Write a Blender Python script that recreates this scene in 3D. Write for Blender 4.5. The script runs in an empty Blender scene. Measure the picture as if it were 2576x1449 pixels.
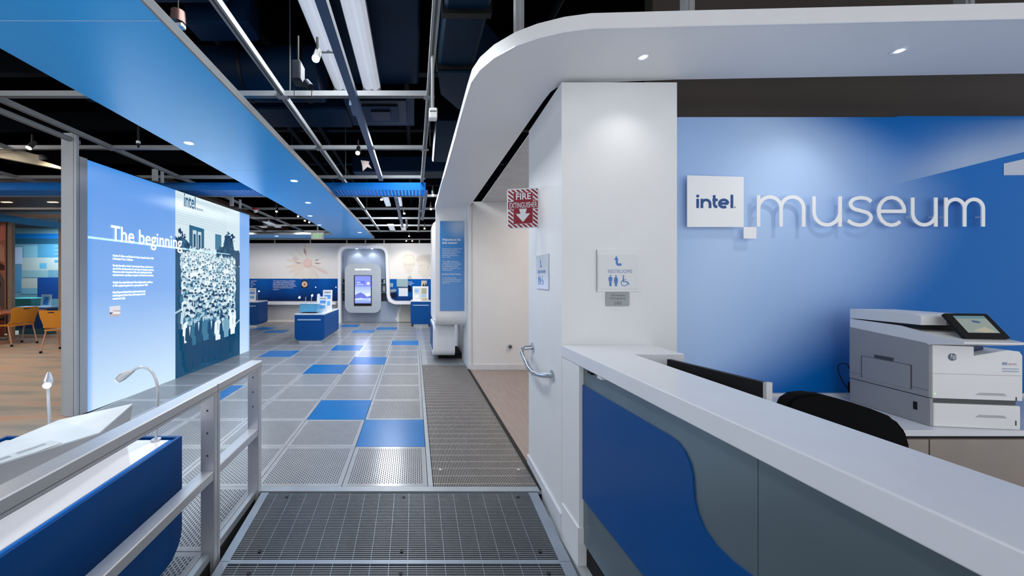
import bpy, bmesh, math, random
from mathutils import Vector, Matrix

# ------------------------------------------------------------------ camera, world, light
sc = bpy.context.scene
H = 1.46            # eye height above the raised floor
F = 911.0           # focal length in pixels of the 2576 x 1449 frame
CX, CY = 1042.0, 703.0
cam_d = bpy.data.cameras.new('camera')
cam = bpy.data.objects.new('camera', cam_d)
sc.collection.objects.link(cam)
cam.location = (0, 0, H)
cam.rotation_euler = (math.pi / 2, 0, 0)
cam_d.sensor_width = 36
cam_d.lens = F / 2576 * 36
cam_d.shift_x = (1288 - CX) / 2576
cam_d.shift_y = (CY - 724.5) / 2576
cam_d.clip_start = 0.02
sc.camera = cam

world = bpy.data.worlds.new('hall_ambient')
sc.world = world
world.use_nodes = True
world.node_tree.nodes['Background'].inputs[0].default_value = (0.93, 0.96, 1.0, 1)
world.node_tree.nodes['Background'].inputs[1].default_value = 0.95

sc.view_settings.view_transform = 'Standard'
sc.view_settings.look = 'None'
sc.view_settings.exposure = 0.15
sc.view_settings.gamma = 1.0
sc.view_settings.use_curve_mapping = False


def lamp(kind, loc, energy, color=(1, 1, 1), target=None, size=0.1, size_y=None, spot=70, blend=0.6, name='lamp_light'):
    d = bpy.data.lights.new(name, kind)
    d.energy = energy
    d.color = color
    if kind == 'AREA':
        d.shape = 'RECTANGLE'
        d.size = size
        d.size_y = size_y or size
    else:
        d.shadow_soft_size = size
    if kind == 'SPOT':
        d.spot_size = math.radians(spot)
        d.spot_blend = blend
    o = bpy.data.objects.new(name, d)
    sc.collection.objects.link(o)
    o.location = loc
    if target is not None:
        o.rotation_euler = (Vector(target) - Vector(loc)).to_track_quat('-Z', 'Y').to_euler()
    return o


# ceiling luminaires of the hall (fluorescent rows above the strut grid, last an unseen fill added for the post)
COOL = (0.92, 0.96, 1.0)
for (lx, ly, ls, le) in ((-0.6, 2.6, 2.2, 45), (-0.6, 9.4, 2.0, 95), (-0.1, 5.9, 2.0, 45), (-4.6, 9.6, 2.0, 80), (-3.2, 0.9, 2.0, 38)):
    lamp('AREA', (lx, ly, 3.42), le, COOL, (lx, ly, 0), 0.5, ls, name='fluorescent_and_fill')

# ------------------------------------------------------------------ helpers
random.seed(7)


def c(r, g, b):
    f = lambda v: (v / 255 / 12.92) if v / 255 <= 0.04045 else ((v / 255 + 0.055) / 1.055) ** 2.4
    return (f(r), f(g), f(b))


def W(px, py, Y):
    return Vector(((px - CX) / F * Y, Y, H - (py - CY) / F * Y))


def onX(px, py, X):
    Y = X * F / (px - CX)
    return Vector((X, Y, H - (py - CY) / F * Y))


MATS = {}


def mat(name, col, rough=0.5, metal=0.0, emit=0.0, ecol=None, var=0.06, scale=6.0, bump=0.0, bscale=200.0, spec=0.5, aniso=None):
    if name in MATS:
        return MATS[name]
    m = bpy.data.materials.new(name)
    m.use_nodes = True
    nt = m.node_tree
    b = nt.nodes['Principled BSDF']
    b.inputs['Roughness'].default_value = rough
    b.inputs['Metallic'].default_value = metal
    b.inputs['Specular IOR Level'].default_value = spec
    tc = nt.nodes.new('ShaderNodeTexCoord')
    n = nt.nodes.new('ShaderNodeTexNoise')
    n.inputs['Scale'].default_value = scale
    n.inputs['Detail'].default_value = 3
    if aniso:
        mp = nt.nodes.new('ShaderNodeMapping')
        mp.inputs['Scale'].default_value = aniso
        nt.links.new(tc.outputs['Object'], mp.inputs[0])
        nt.links.new(mp.outputs[0], n.inputs['Vector'])
    else:
        nt.links.new(tc.outputs['Object'], n.inputs['Vector'])
    r = nt.nodes.new('ShaderNodeValToRGB')
    r.color_ramp.elements[0].position = 0.3
    r.color_ramp.elements[1].position = 0.7
    r.color_ramp.elements[0].color = (*[max(0, v * (1 - var)) for v in col], 1)
    r.color_ramp.elements[1].color = (*[min(1, v * (1 + var)) for v in col], 1)
    nt.links.new(n.outputs['Fac'], r.inputs[0])
    nt.links.new(r.outputs[0], b.inputs['Base Color'])
    if bump:
        n2 = nt.nodes.new('ShaderNodeTexNoise')
        n2.inputs['Scale'].default_value = bscale
        nt.links.new(tc.outputs['Object'], n2.inputs['Vector'])
        bp = nt.nodes.new('ShaderNodeBump')
        bp.inputs['Strength'].default_value = bump
        bp.inputs['Distance'].default_value = 0.002
        nt.links.new(n2.outputs['Fac'], bp.inputs['Height'])
        nt.links.new(bp.outputs[0], b.inputs['Normal'])
    if emit:
        b.inputs['Emission Color'].default_value = (*(ecol or col), 1)
        b.inputs['Emission Strength'].default_value = emit
    MATS[name] = m
    return m


def mat_print(name, rough=0.5, emit=0.0, spec=0.5, base=1.0):
    """flat print: colours come from the drawn shapes' colour attribute"""
    if name in MATS:
        return MATS[name]
    m = bpy.data.materials.new(name)
    m.use_nodes = True
    nt = m.node_tree
    b = nt.nodes['Principled BSDF']
    a = nt.nodes.new('ShaderNodeAttribute')
    a.attribute_name = 'Col'
    b.inputs['Roughness'].default_value = rough
    b.inputs['Specular IOR Level'].default_value = spec
    if base != 1.0:
        mx = nt.nodes.new('ShaderNodeMix')
        mx.data_type = 'RGBA'
        mx.inputs['Factor'].default_value = 1 - base
        nt.links.new(a.outputs['Color'], mx.inputs['A'])
        mx.inputs['B'].default_value = (0, 0, 0, 1)
        nt.links.new(mx.outputs['Result'], b.inputs['Base Color'])
    else:
        nt.links.new(a.outputs['Color'], b.inputs['Base Color'])
    if emit:
        nt.links.new(a.outputs['Color'], b.inputs['Emission Color'])
        b.inputs['Emission Strength'].default_value = emit
    MATS[name] = m
    return m


COL = sc.collection


def link(name, me, m=None, parent=None, smooth=False):
    o = bpy.data.objects.new(name, me)
    COL.objects.link(o)
    if m is not None:
        me.materials.append(m)
    if smooth:
        for p in me.polygons:
            p.use_smooth = True
    if parent is not None:
        o.parent = parent
    return o


def obj(name, bm, m, parent=None, smooth=False, sharp=None):
    bmesh.ops.recalc_face_normals(bm, faces=bm.faces)
    me = bpy.data.meshes.new(name)
    bm.to_mesh(me)
    bm.free()
    o = link(name, me, m, parent, smooth)
    if smooth:
        try:
            me.set_sharp_from_angle(angle=math.radians(sharp or 35))
        except Exception:
            pass
    return o


def tag(o, label, cat, group=None, kind=None):
    if label:
        o['label'] = label
    if cat:
        o['category'] = cat
    if group:
        o['group'] = group
    if kind:
        o['kind'] = kind
    return o


def thing(name, label, cat, loc=(0, 0, 0), rz=0, group=None):
    o = bpy.data.objects.new(name, None)
    COL.objects.link(o)
    o.location = loc
    o.rotation_euler = (0, 0, rz)
    o.empty_display_size = 0.1
    return tag(o, label, cat, group)


def struct(name, bm, m, label=None, smooth=False):
    o = obj(name, bm, m, None, smooth)
    o['kind'] = 'structure'
    if label:
        o['label'] = label
    return o


def rel(o, parent):
    """o was built in world coordinates: keep it in place under parent"""
    o.parent = parent
    o.matrix_parent_inverse = Matrix.LocRotScale(parent.location, parent.rotation_euler, None).inverted()
    return o


def B():
    return bmesh.new()


def box(bm, x0, x1, y0, y1, z0, z1, bev=0.0, seg=1):
    r = bmesh.ops.create_cube(bm, size=1)
    vs = r['verts']
    for v in vs:
        v.co = Vector(((x0 + x1) / 2 + v.co.x * (x1 - x0), (y0 + y1) / 2 + v.co.y * (y1 - y0), (z0 + z1) / 2 + v.co.z * (z1 - z0)))
    if bev:
        es = list({e for v in vs for e in v.link_edges})
        bmesh.ops.bevel(bm, geom=es, offset=bev, segments=seg, affect='EDGES', profile=0.5)
    return bm


def bx(x0, x1, y0, y1, z0, z1, bev=0.0, seg=1):
    return box(B(), x0, x1, y0, y1, z0, z1, bev, seg)


def cyl(bm, p0, p1, r0, r1=None, n=12, caps=True):
    p0, p1 = Vector(p0), Vector(p1)
    r1 = r0 if r1 is None else r1
    d = p1 - p0
    q = d.to_track_quat('Z', 'Y').to_matrix()
    a, b = [], []
    for i in range(n):
        t = 2 * math.pi * i / n
        u = q @ Vector((math.cos(t), math.sin(t), 0))
        a.append(bm.verts.new(p0 + u * r0))
        b.append(bm.verts.new(p1 + u * r1))
    for i in range(n):
        j = (i + 1) % n
        bm.faces.new((a[i], a[j], b[j], b[i]))
    if caps:
        bm.faces.new(a[::-1])
        bm.faces.new(b)
    return bm


def tube(bm, pts, r, n=10, caps=True):
    pts = [Vector(p) for p in pts]
    rings = []
    up = None
    for i, p in enumerate(pts):
        d = (pts[min(i + 1, len(pts) - 1)] - pts[max(i - 1, 0)]).normalized()
        if up is None:
            up = d.orthogonal().normalized()
        up = (up - d * up.dot(d)).normalized()
        s = d.cross(up)
        rr = r[i] if isinstance(r, (list, tuple)) else r
        rings.append([bm.verts.new(p + (up * math.cos(2 * math.pi * k / n) + s * math.sin(2 * math.pi * k / n)) * rr) for k in range(n)])
    for a, b in zip(rings, rings[1:]):
        for k in range(n):
            bm.faces.new((a[k], a[(k + 1) % n], b[(k + 1) % n], b[k]))
    if caps:
        bm.faces.new(rings[0][::-1])
        bm.faces.new(rings[-1])
    return bm


def prism(bm, poly, f0, f1):
    """poly: 2d points, f0/f1 map a 2d point to the two end faces"""
    a = [bm.verts.new(f0(p)) for p in poly]
    b = [bm.verts.new(f1(p)) for p in poly]
    bm.faces.new(a)
    bm.faces.new(b[::-1])
    n = len(poly)
    for i in range(n):
        j = (i + 1) % n
        bm.faces.new((a[i], b[i], b[j], a[j]))
    return bm


def prism_y(poly, y0, y1, bm=None):
    return prism(bm or B(), poly, lambda p: Vector((p[0], y0, p[1])), lambda p: Vector((p[0], y1, p[1])))


def prism_z(poly, z0, z1, bm=None):
    return prism(bm or B(), poly, lambda p: Vector((p[0], p[1], z0)), lambda p: Vector((p[0], p[1], z1)))


def prism_x(poly, x0, x1, bm=None):
    return prism(bm or B(), poly, lambda p: Vector((x0, p[0], p[1])), lambda p: Vector((x1, p[0], p[1])))


def rrect(x0, x1, y0, y1, r, n=6, corners=(1, 1, 1, 1)):
    pts = []
    for k, (cx, cy, a0) in enumerate(((x1 - r, y1 - r, 0), (x0 + r, y1 - r, 90), (x0 + r, y0 + r, 180), (x1 - r, y0 + r, 270))):
        if corners[k]:
            for i in range(n + 1):
                a = math.radians(a0 + 90 * i / n)
                pts.append((cx + r * math.cos(a), cy + r * math.sin(a)))
        else:
            pts.append(((x1, x0, x0, x1)[k], (y1, y1, y0, y0)[k]))
    return pts


def ribbon2d(pts, t):
    """closed outline of an open centre line with thickness t"""
    P = [Vector((p[0], p[1])) for p in pts]
    L, R = [], []
    for i in range(len(P)):
        a = (P[i] - P[i - 1]).normalized() if i else None
        b = (P[i + 1] - P[i]).normalized() if i < len(P) - 1 else None
        if a is None:
            a = b
        if b is None:
            b = a
        na, nb = Vector((-a.y, a.x)), Vector((-b.y, b.x))
        m = (na + nb)
        m = m / max(0.3, m.dot(na)) if m.length > 1e-6 else na
        L.append(P[i] + m * t / 2)
        R.append(P[i] - m * t / 2)
    return L, R


def strip_solid(bm, pts, t, f0, f1):
    """solid ribbon made of quads along the centre line"""
    L, R = ribbon2d(pts, t)
    va = [[bm.verts.new(f(p)) for p in (l, r) for f in (f0, f1)] for l, r in zip(L, R)]
    for a, b in zip(va, va[1:]):
        # order: l0 l1 r0 r1
        bm.faces.new((a[0], b[0], b[2], a[2]))
        bm.faces.new((a[1], a[3], b[3], b[1]))
        bm.faces.new((a[0], a[1], b[1], b[0]))
        bm.faces.new((a[2], b[2], b[3], a[3]))
    for q in (va[0], va[-1]):
        bm.faces.new((q[0], q[2], q[3], q[1]))
    return bm


def arc(cx, cy, rx, ry, a0, a1, n=10):
    return [(cx + rx * math.cos(math.radians(a0 + (a1 - a0) * i / n)), cy + ry * math.sin(math.radians(a0 + (a1 - a0) * i / n))) for i in range(n + 1)]


def round_path(pts, r, n=6):
    """round the corners of an open 2d polyline"""
    out = [pts[0]]
    for i in range(1, len(pts) - 1):
        p = Vector(pts[i])
        a = (Vector(pts[i - 1]) - p).normalized()
        b = (Vector(pts[i + 1]) - p).normalized()
        s, e = p + a * r, p + b * r
        for k in range(n + 1):
            t = k / n
            q = s * (1 - t) ** 2 + p * 2 * t * (1 - t) + e * t * t
            out.append((q.x, q.y))
    out.append(pts[-1])
    return out


def frame_of(origin, u, v):
    u, v = Vector(u).normalized(), Vector(v).normalized()
    n = u.cross(v)
    return Matrix(((u.x, v.x, n.x, origin[0]), (u.y, v.y, n.y, origin[1]), (u.z, v.z, n.z, origin[2]), (0, 0, 0, 1)))


def draw(name, polys, fr, m, parent=None, lift=0.0004, start=0.0):
    """flat print: polys = [(points, rgb)], later ones lie a hair proud of earlier ones"""
    verts, faces, cols = [], [], []
    for k, (pts, col) in enumerate(polys):
        b = len(verts)
        z = start + lift * k
        verts += [fr @ Vector((p[0], p[1], z)) for p in pts]
        faces.append(list(range(b, b + len(pts))))
        cols.append(col)
    me = bpy.data.meshes.new(name)
    me.from_pydata(verts, [], faces)
    at = me.color_attributes.new('Col', 'FLOAT_COLOR', 'CORNER')
    i = 0
    for f, col in zip(faces, cols):
        for _ in f:
            at.data[i].color = (*col, 1)
            i += 1
    o = link(name, me, m)
    if parent is not None:
        rel(o, parent)
    return o


def grad(name, w, h, fn, fr, m, parent=None, nx=24, ny=24):
    """printed colour field over a w x h sheet, fn(u, v) -> rgb"""
    verts = [fr @ Vector((w * i / nx, h * j / ny, 0)) for j in range(ny + 1) for i in range(nx + 1)]
    cc = [fn(i / nx, j / ny) for j in range(ny + 1) for i in range(nx + 1)]
    faces = [(j * (nx + 1) + i, j * (nx + 1) + i + 1, (j + 1) * (nx + 1) + i + 1, (j + 1) * (nx + 1) + i) for j in range(ny) for i in range(nx)]
    me = bpy.data.meshes.new(name)
    me.from_pydata(verts, [], faces)
    at = me.color_attributes.new('Col', 'FLOAT_COLOR', 'POINT')
    for i, q in enumerate(cc):
        at.data[i].color = (*q, 1)
    o = link(name, me, m)
    if parent is not None:
        rel(o, parent)
    return o


def mix(a, b, t):
    t = max(0, min(1, t))
    return tuple(p * (1 - t) + q * t for p, q in zip(a, b))


def text(name, lines, size, fr, m, parent=None, width=None, lh=1.25, depth=0.0006, bold=0.0, align='LEFT', spacing=1.0):
    if isinstance(lines, str):
        lines = [lines]
    cu = bpy.data.curves.new(name, 'FONT')
    cu.body = '\n'.join(lines)
    cu.size = size
    cu.space_line = lh
    cu.space_character = spacing
    cu.align_x = align
    cu.extrude = depth
    cu.offset = bold
    cu.resolution_u = 3
    t = bpy.data.objects.new(name, cu)
    COL.objects.link(t)
    bpy.context.view_layer.update()
    me = bpy.data.meshes.new_from_object(t.evaluated_get(bpy.context.evaluated_depsgraph_get()))
    bpy.data.objects.remove(t)
    bpy.data.curves.remove(cu)
    if width and me.vertices:
        xs = [v.co.x for v in me.vertices]
        k = width / max(1e-6, max(xs) - min(xs))
        me.transform(Matrix.Diagonal((k, 1, 1, 1)))
    me.transform(fr)
    me.materials.clear()
    me.name = name
    o = link(name, me, m)
    if parent is not None:
        rel(o, parent)
    return o


def part(name, bm, m, parent, smooth=False, label=None):
    """part built in world coordinates"""
    o = obj(name, bm, m, None, smooth)
    rel(o, parent)
    if label:
        o['label'] = label
    return o


# ------------------------------------------------------------------ materials
m_white = mat('white_paint', c(230, 231, 232), 0.45, var=0.012, bump=0.03, bscale=300)
m_whitesat = mat('white_satin_bulkhead', c(230, 231, 234), 0.40, var=0.01)
m_counter = mat('white_solid_surface', c(226, 228, 234), 0.18, var=0.02)
m_black = mat('black_ceiling_paint', (0.0016, 0.0018, 0.0026), 0.9, spec=0.0)
m_void = mat('dark_void', (0.003, 0.003, 0.004), 0.9)
m_duct = mat('dark_blue_duct', c(5, 30, 52), 0.5, var=0.3, scale=2, spec=0.12)
m_alu = mat('brushed_aluminium', c(206, 207, 210), 0.36, 0.6, var=0.05, aniso=(4, 60, 60))
m_strut = mat('strut_channel_grey', c(138, 141, 144), 0.55, 0.0, spec=0.3)
m_strutdark = mat('strut_slot_shadow', c(60, 62, 64), 0.6)
m_greyfr = mat('grey_powder_coat', c(178, 184, 190), 0.5, var=0.02)
m_blue = mat('blue_canopy', c(6, 172, 255), 0.30, var=0.02, spec=0.35)
m_blue2 = mat('blue_beam_paint', c(0, 116, 208), 0.45, spec=0.25)
m_bluedark = mat('blue_cart_laminate', c(0, 72, 138), 0.45, var=0.03, spec=0.2)
m_trackblue = mat('navy_track', c(40, 68, 104), 0.4, 0.2)
m_steel = mat('stainless_steel', c(200, 204, 210), 0.2, 1.0)
m_blk = mat('black_plastic', c(10, 10, 12), 0.5, spec=0.3)
m_blkfab = mat('black_fabric', (0.004, 0.004, 0.005), 0.95, bump=0.3, bscale=600, spec=0.1)
m_bar = mat('grate_bar_aluminium', c(134, 138, 144), 0.42, 0.45)
m_pan = mat('grate_pan_black', (0.012, 0.014, 0.018), 0.8)
m_lens_cool = mat('lamp_lens_cool', (0.8, 0.9, 1), 0.4, emit=30, ecol=(0.75, 0.88, 1))
m_lens_warm = mat('lamp_lens_warm', (1, 0.85, 0.7), 0.4, emit=18, ecol=(1, 0.72, 0.45))
m_reflection_glow = mat('canopy_reflection_glow', (0.8, 0.9, 1), 0.4, emit=3.0, ecol=(0.72, 0.88, 1))
m_txtw = mat('white_lettering', (0.85, 0.88, 0.9), 0.5, var=0.0)
m_printd = mat_print('matt_print', 0.55)
m_prints_and_veil = mat_print('satin_print_and_painted_veil', 0.4, spec=0.1)
m_backlit = mat_print('backlit_print', 0.25, emit=0.84, base=0.10)
m_screen = mat_print('lit_screen', 0.2, emit=1.15, base=0.1)


def floor_tile_material():
    m = bpy.data.materials.new('perforated_tile_grey')
    m.use_nodes = True
    nt = m.node_tree
    N, L = nt.nodes, nt.links
    b = N['Principled BSDF']
    tc = N.new('ShaderNodeTexCoord')
    sep = N.new('ShaderNodeSeparateXYZ')
    L.new(tc.outputs['Object'], sep.inputs[0])

    def mth(op, a, bb=None):
        n = N.new('ShaderNodeMath')
        n.operation = op
        for i, v in enumerate((a, bb)):
            if v is None:
                continue
            if isinstance(v, (int, float)):
                n.inputs[i].default_value = v
            else:
                L.new(v, n.inputs[i])
        return n.outputs[0]
    px_, py_ = 0.0160, 0.0272
    ax = mth('ABSOLUTE', mth('SUBTRACT', mth('FRACT', mth('DIVIDE', mth('ADD', sep.outputs[0], 0.2720), px_)), 0.5))
    col_i = mth('FLOOR', mth('DIVIDE', mth('ADD', sep.outputs[0], 0.2720), px_))
    stag = mth('MULTIPLY', mth('MODULO', mth('ADD', col_i, 200), 2), 0.5)
    ay = mth('ABSOLUTE', mth('SUBTRACT', mth('FRACT', mth('ADD', mth('DIVIDE', mth('ADD', sep.outputs[1], 0.2720), py_), stag)), 0.5))
    inx = mth('LESS_THAN', ax, 0.22)
    iny = mth('LESS_THAN', ay, 0.35)
    mx = mth('LESS_THAN', mth('ABSOLUTE', sep.outputs[0]), 0.268)
    my = mth('LESS_THAN', mth('ABSOLUTE', sep.outputs[1]), 0.268)
    hole = mth('MULTIPLY', mth('MULTIPLY', inx, iny), mth('MULTIPLY', mx, my))
    no = N.new('ShaderNodeTexNoise')
    no.inputs['Scale'].default_value = 9
    L.new(tc.outputs['Object'], no.inputs['Vector'])
    r = N.new('ShaderNodeValToRGB')
    r.color_ramp.elements[0].color = (*c(156, 159, 163), 1)
    r.color_ramp.elements[1].color = (*c(174, 176, 179), 1)
    L.new(no.outputs['Fac'], r.inputs[0])
    mxn = N.new('ShaderNodeMix')
    mxn.data_type = 'RGBA'
    L.new(hole, mxn.inputs['Factor'])
    L.new(r.outputs[0], mxn.inputs['A'])
    mxn.inputs['B'].default_value = (0.02, 0.025, 0.03, 1)
    L.new(mxn.outputs['Result'], b.inputs['Base Color'])
    rg = mth('ADD', mth('MULTIPLY', hole, 0.5), 0.20)
    L.new(rg, b.inputs['Roughness'])
    bp = N.new('ShaderNodeBump')
    bp.invert = True
    bp.inputs['Strength'].default_value = 0.4
    bp.inputs['Distance'].default_value = 0.002
    L.new(hole, bp.inputs['Height'])
    L.new(bp.outputs[0], b.inputs['Normal'])
    return m


def carpet_material():
    m = bpy.data.materials.new('striped_carpet')
    m.use_nodes = True
    nt = m.node_tree
    N, L = nt.nodes, nt.links
    b = N['Principled BSDF']
    b.inputs['Roughness'].default_value = 0.95
    tc = N.new('ShaderNodeTexCoord')
    mp = N.new('ShaderNodeMapping')
    mp.inputs['Scale'].default_value = (0.5, 2.6, 1)
    mp.inputs['Rotation'].default_value = (0, 0, 0.12)
    L.new(tc.outputs['Object'], mp.inputs[0])
    n = N.new('ShaderNodeTexNoise')
    n.inputs['Scale'].default_value = 1.6
    n.inputs['Detail'].default_value = 6
    L.new(mp.outputs[0], n.inputs['Vector'])
    r = N.new('ShaderNodeValToRGB')
    e = r.color_ramp.elements
    e[0].position, e[0].color = 0.34, (*c(150, 150, 144), 1)
    e[1].position, e[1].color = 0.70, (*c(196, 156, 134), 1)
    k = e.new(0.52)
    k.color = (*c(182, 166, 152), 1)
    L.new(n.outputs['Fac'], r.inputs[0])
    L.new(r.outputs[0], b.inputs['Base Color'])
    return m


def wood_material():
    m = bpy.data.materials.new('grey_brown_vinyl_wood')
    m.use_nodes = True
    nt = m.node_tree
    N, L = nt.nodes, nt.links
    b = N['Principled BSDF']
    b.inputs['Roughness'].default_value = 0.45
    tc = N.new('ShaderNodeTexCoord')
    mp = N.new('ShaderNodeMapping')
    mp.inputs['Scale'].default_value = (9, 1.2, 1)
    mp.inputs['Rotation'].default_value = (0, 0, 0.5)
    L.new(tc.outputs['Object'], mp.inputs[0])
    n = N.new('ShaderNodeTexNoise')
    n.inputs['Scale'].default_value = 3
    n.inputs['Detail'].default_value = 5
    L.new(mp.outputs[0], n.inputs['Vector'])
    r = N.new('ShaderNodeValToRGB')
    r.color_ramp.elements[0].color = (*c(138, 124, 118), 1)
    r.color_ramp.elements[1].color = (*c(168, 152, 144), 1)
    L.new(n.outputs['Fac'], r.inputs[0])
    L.new(r.outputs[0], b.inputs['Base Color'])
    return m


m_tile = floor_tile_material()
m_tileblue = mat('blue_floor_tile', c(4, 106, 174), 0.30, var=0.06, scale=3, spec=0.3)
m_carpet = carpet_material()
m_wood = wood_material()

FRONT_U, UP = (1, 0, 0), (0, 0, 1)

# ================================================================== SETTING
# ---- ceiling deck, outer walls
struct('ceiling', bx(-15, 14, -1.0, 13.5, 4.30, 4.42), m_black)
wb = B()
box(wb, -9.5, 1.6, 12.43, 12.6, 0, 2.70)
struct('wall_back', wb, m_white)
struct('wall_back_upper', bx(-15, 8, 12.62, 12.7, -0.2, 4.3), m_black)
struct('wall_left', bx(-15, -14.8, -1, 12.62, -0.2, 4.3), mat('warm_dark_wall', c(80, 56, 42), 0.7))

# ---- raised floor with tiles
T = 0.61
X0 = 0.097            # right edge of the first tile column
Y0 = 2.553
fb = B()
box(fb, -9.0, -1.09, -0.6, 2.50, -0.35, -0.022)
box(fb, -9.0, 0.105, 2.50, 12.43, -0.35, -0.022)
box(fb, 0.105, 0.90, 2.50, 12.43, -0.35, -0.022)
floor = struct('floor', fb, mat('floor_underlay_dark', (0.02, 0.022, 0.026), 0.8))


def tile_mesh(name, w, d, m):
    bm = B()
    box(bm, -w / 2, w / 2, -d / 2, d / 2, -0.022, 0.0, 0.0015)
    bmesh.ops.recalc_face_normals(bm, faces=bm.faces)
    me = bpy.data.meshes.new(name)
    bm.to_mesh(me)
    bm.free()
    me.materials.append(m)
    return me


me_t = tile_mesh('floor_tile', T - 0.004, T - 0.004, m_tile)
me_b = tile_mesh('blue_floor_tile', T - 0.004, T - 0.004, m_tileblue)
BLUE = {(0, 1), (1, 2), (2, 5), (1, 6), (4, 7), (2, 8), (0, 9), (6, 12), (7, 13), (2, 12), (1, 13), (3, 14), (4, 3)}
LBX = -3.62
for r in range(-4, 17):
    for k in range(0, 13):
        cx = X0 - (k + 0.5) * T
        cy = Y0 + (r + 0.5) * T
        if cy + T / 2 > 12.5:
            continue
        if r < 0 and k < 2:
            continue
        if cx < LBX and cy < 7.5:
            continue
        if r < 0 and cy < 1.0:
            continue
        # visible part of the hall only
        sx = CX + F * cx / cy
        if sx < -150 or (cy > 7.4 and sx < 600):
            continue
        blue = (k, r) in BLUE
        o = bpy.data.objects.new('blue_floor_tile' if blue else 'floor_tile', me_b if blue else me_t)
        COL.objects.link(o)
        o.location = (cx, cy, 0)
        o.parent = floor
# narrow tiles behind the mat
me_n = tile_mesh('narrow_floor_tile', 0.735, T - 0.004, m_tile)
for r in range(6, 16):
    cy = Y0 + (r + 0.5) * T
    o = bpy.data.objects.new('floor_tile', me_n)
    COL.objects.link(o)
    o.location = (0.135 + 0.37, cy, 0)
    o.parent = floor
m_edge = mat('light_grey_edge_trim', c(165, 172, 178), 0.4, 0.3)
part('edge_trim', bx(0.099, 0.133, 2.553, 12.43, -0.02, 0.001), m_edge, floor)
part('edge_trim', bx(-1.09, 0.90, 2.495, 2.550, -0.02, 0.0015), m_edge, floor)
part('edge_trim', bx(-1.120, -1.088, -0.6, 2.50, -0.04, 0.0015), m_edge, floor)
part('edge_fascia', bx(-1.10, -1.088, -0.6, 2.495, -0.35, -0.04), m_void, floor)
part('edge_fascia', bx(-1.088, 0.90, 2.488, 2.495, -0.35, -0.02), m_void, floor)

# carpet and corridor floors
cb = B()
box(cb, -14.8, -3.66, -1, 12.43, -0.34, -0.004)
struct('floor_carpet', cb, m_carpet)
struct('floor_corridor', bx(0.90, 5.0, 2.86, 5.86, -0.3, -0.002), m_wood)
struct('floor_reception', bx(0.86, 6.0, -1.0, 2.32, -0.45, -0.06), mat('grey_ledge', c(168, 172, 176), 0.5, bump=0.1))
struct('floor_lower', bx(-1.2, 0.86, -1.0, 2.5, -0.5, -0.42), m_void)

# ---- pier, corridor, logo wall
PIERY = 2.15
pb = B()
prism_z([(0.875, PIERY), (1.56, PIERY), (1.56, 2.86), (0.905, 2.86)], -0.08, 2.63, pb)
pier = struct('wall_pier', pb, m_white)
struct('baseboard_pier', prism_z([(0.862, 2.14), (1.0, 2.14), (1.0, 2.87), (0.893, 2.87)], -0.08, 0.075), mat('white_cove_base', c(214, 216, 220), 0.4))
struct('wall_corridor', bx(0.88, 5.0, 5.86, 6.0, -0.05, 2.72), m_white)
struct('baseboard_corridor', bx(0.90, 5.0, 5.845, 5.86, 0, 0.085), mat('white_cove_base', c(214, 216, 220), 0.4))
struct('wall_right', bx(0.88, 1.0, 6.0, 12.43, -0.05, 2.72), m_white)
struct('trim_1', bx(0.93, 0.937, 5.842, 5.847, 0.085, 2.72), mat('grey_joint', c(170, 172, 175), 0.5))
struct('ceiling_corridor', prism_z([(0.985, 2.86), (5.0, 2.86), (5.0, 5.86), (1.09, 5.86)], 2.715, 2.722), mat('corridor_ceiling_white', c(205, 205, 205), 0.6))
struct('wall_corridor_end', bx(4.9, 5.0, 2.3, 5.9, -0.05, 2.72), m_white)
struct('trim_2', bx(0.868, 0.898, 2.50, 5.86, -0.02, 0.012), m_blk)
lamp('AREA', (2.3, 4.4, 2.68), 28, (1.0, 0.87, 0.76), (2.3, 4.4, 0), 1.2, 1.2, name='corridor_light')
LWY = 2.32
struct('wall_logo_backing', bx(1.56, 6.0, LWY + 0.02, LWY + 0.14, -0.08, 2.50), m_white)
struct('wall_logo_header', bx(1.56, 6.0, LWY + 0.05, LWY + 0.13, 2.50, 4.3), mat('dark_brown_header', c(58, 50, 46), 0.6, var=0.15, scale=1.5))

# logo wall colour with the reflection veil painted in: pale sky blue fading to deep blue with a crisp slanted edge
LB_a, LB_b, LB_d = c(158, 192, 235), c(122, 160, 218), c(0, 104, 186)


def sm(t):
    t = max(0.0, min(1.0, t))
    return t * t * (3 - 2 * t)


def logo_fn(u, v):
    # painted reflection veil: pale near the pier, deep blue away from it, one slanted bright edge
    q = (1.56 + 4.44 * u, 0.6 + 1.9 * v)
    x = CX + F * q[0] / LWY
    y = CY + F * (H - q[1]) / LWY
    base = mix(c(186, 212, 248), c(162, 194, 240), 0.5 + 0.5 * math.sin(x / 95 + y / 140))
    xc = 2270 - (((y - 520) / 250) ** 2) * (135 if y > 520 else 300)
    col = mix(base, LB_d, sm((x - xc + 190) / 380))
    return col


logo_wall = grad('painted_veil_sheet', 4.44, 2.50 - 0.6, logo_fn, frame_of((1.56, LWY, 0.6), FRONT_U, UP), m_prints_and_veil, None, 190, 106)
logo_wall.name = 'wall_logo'
logo_wall['kind'] = 'structure'
frL = frame_of((0, LWY - 0.0015, 0), FRONT_U, UP)


def lw(px, py):
    p = W(px, py, LWY)
    return (p.x, p.z)


draw('painted_reflection_band', [([lw(2524, 412), lw(2640, 385), lw(2640, 440), lw(2524, 441)], c(190, 198, 214))], frL, m_prints_and_veil)  # bright reflected rectangle painted onto the wall
bpy.data.objects['painted_reflection_band'].parent = logo_wall


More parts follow.
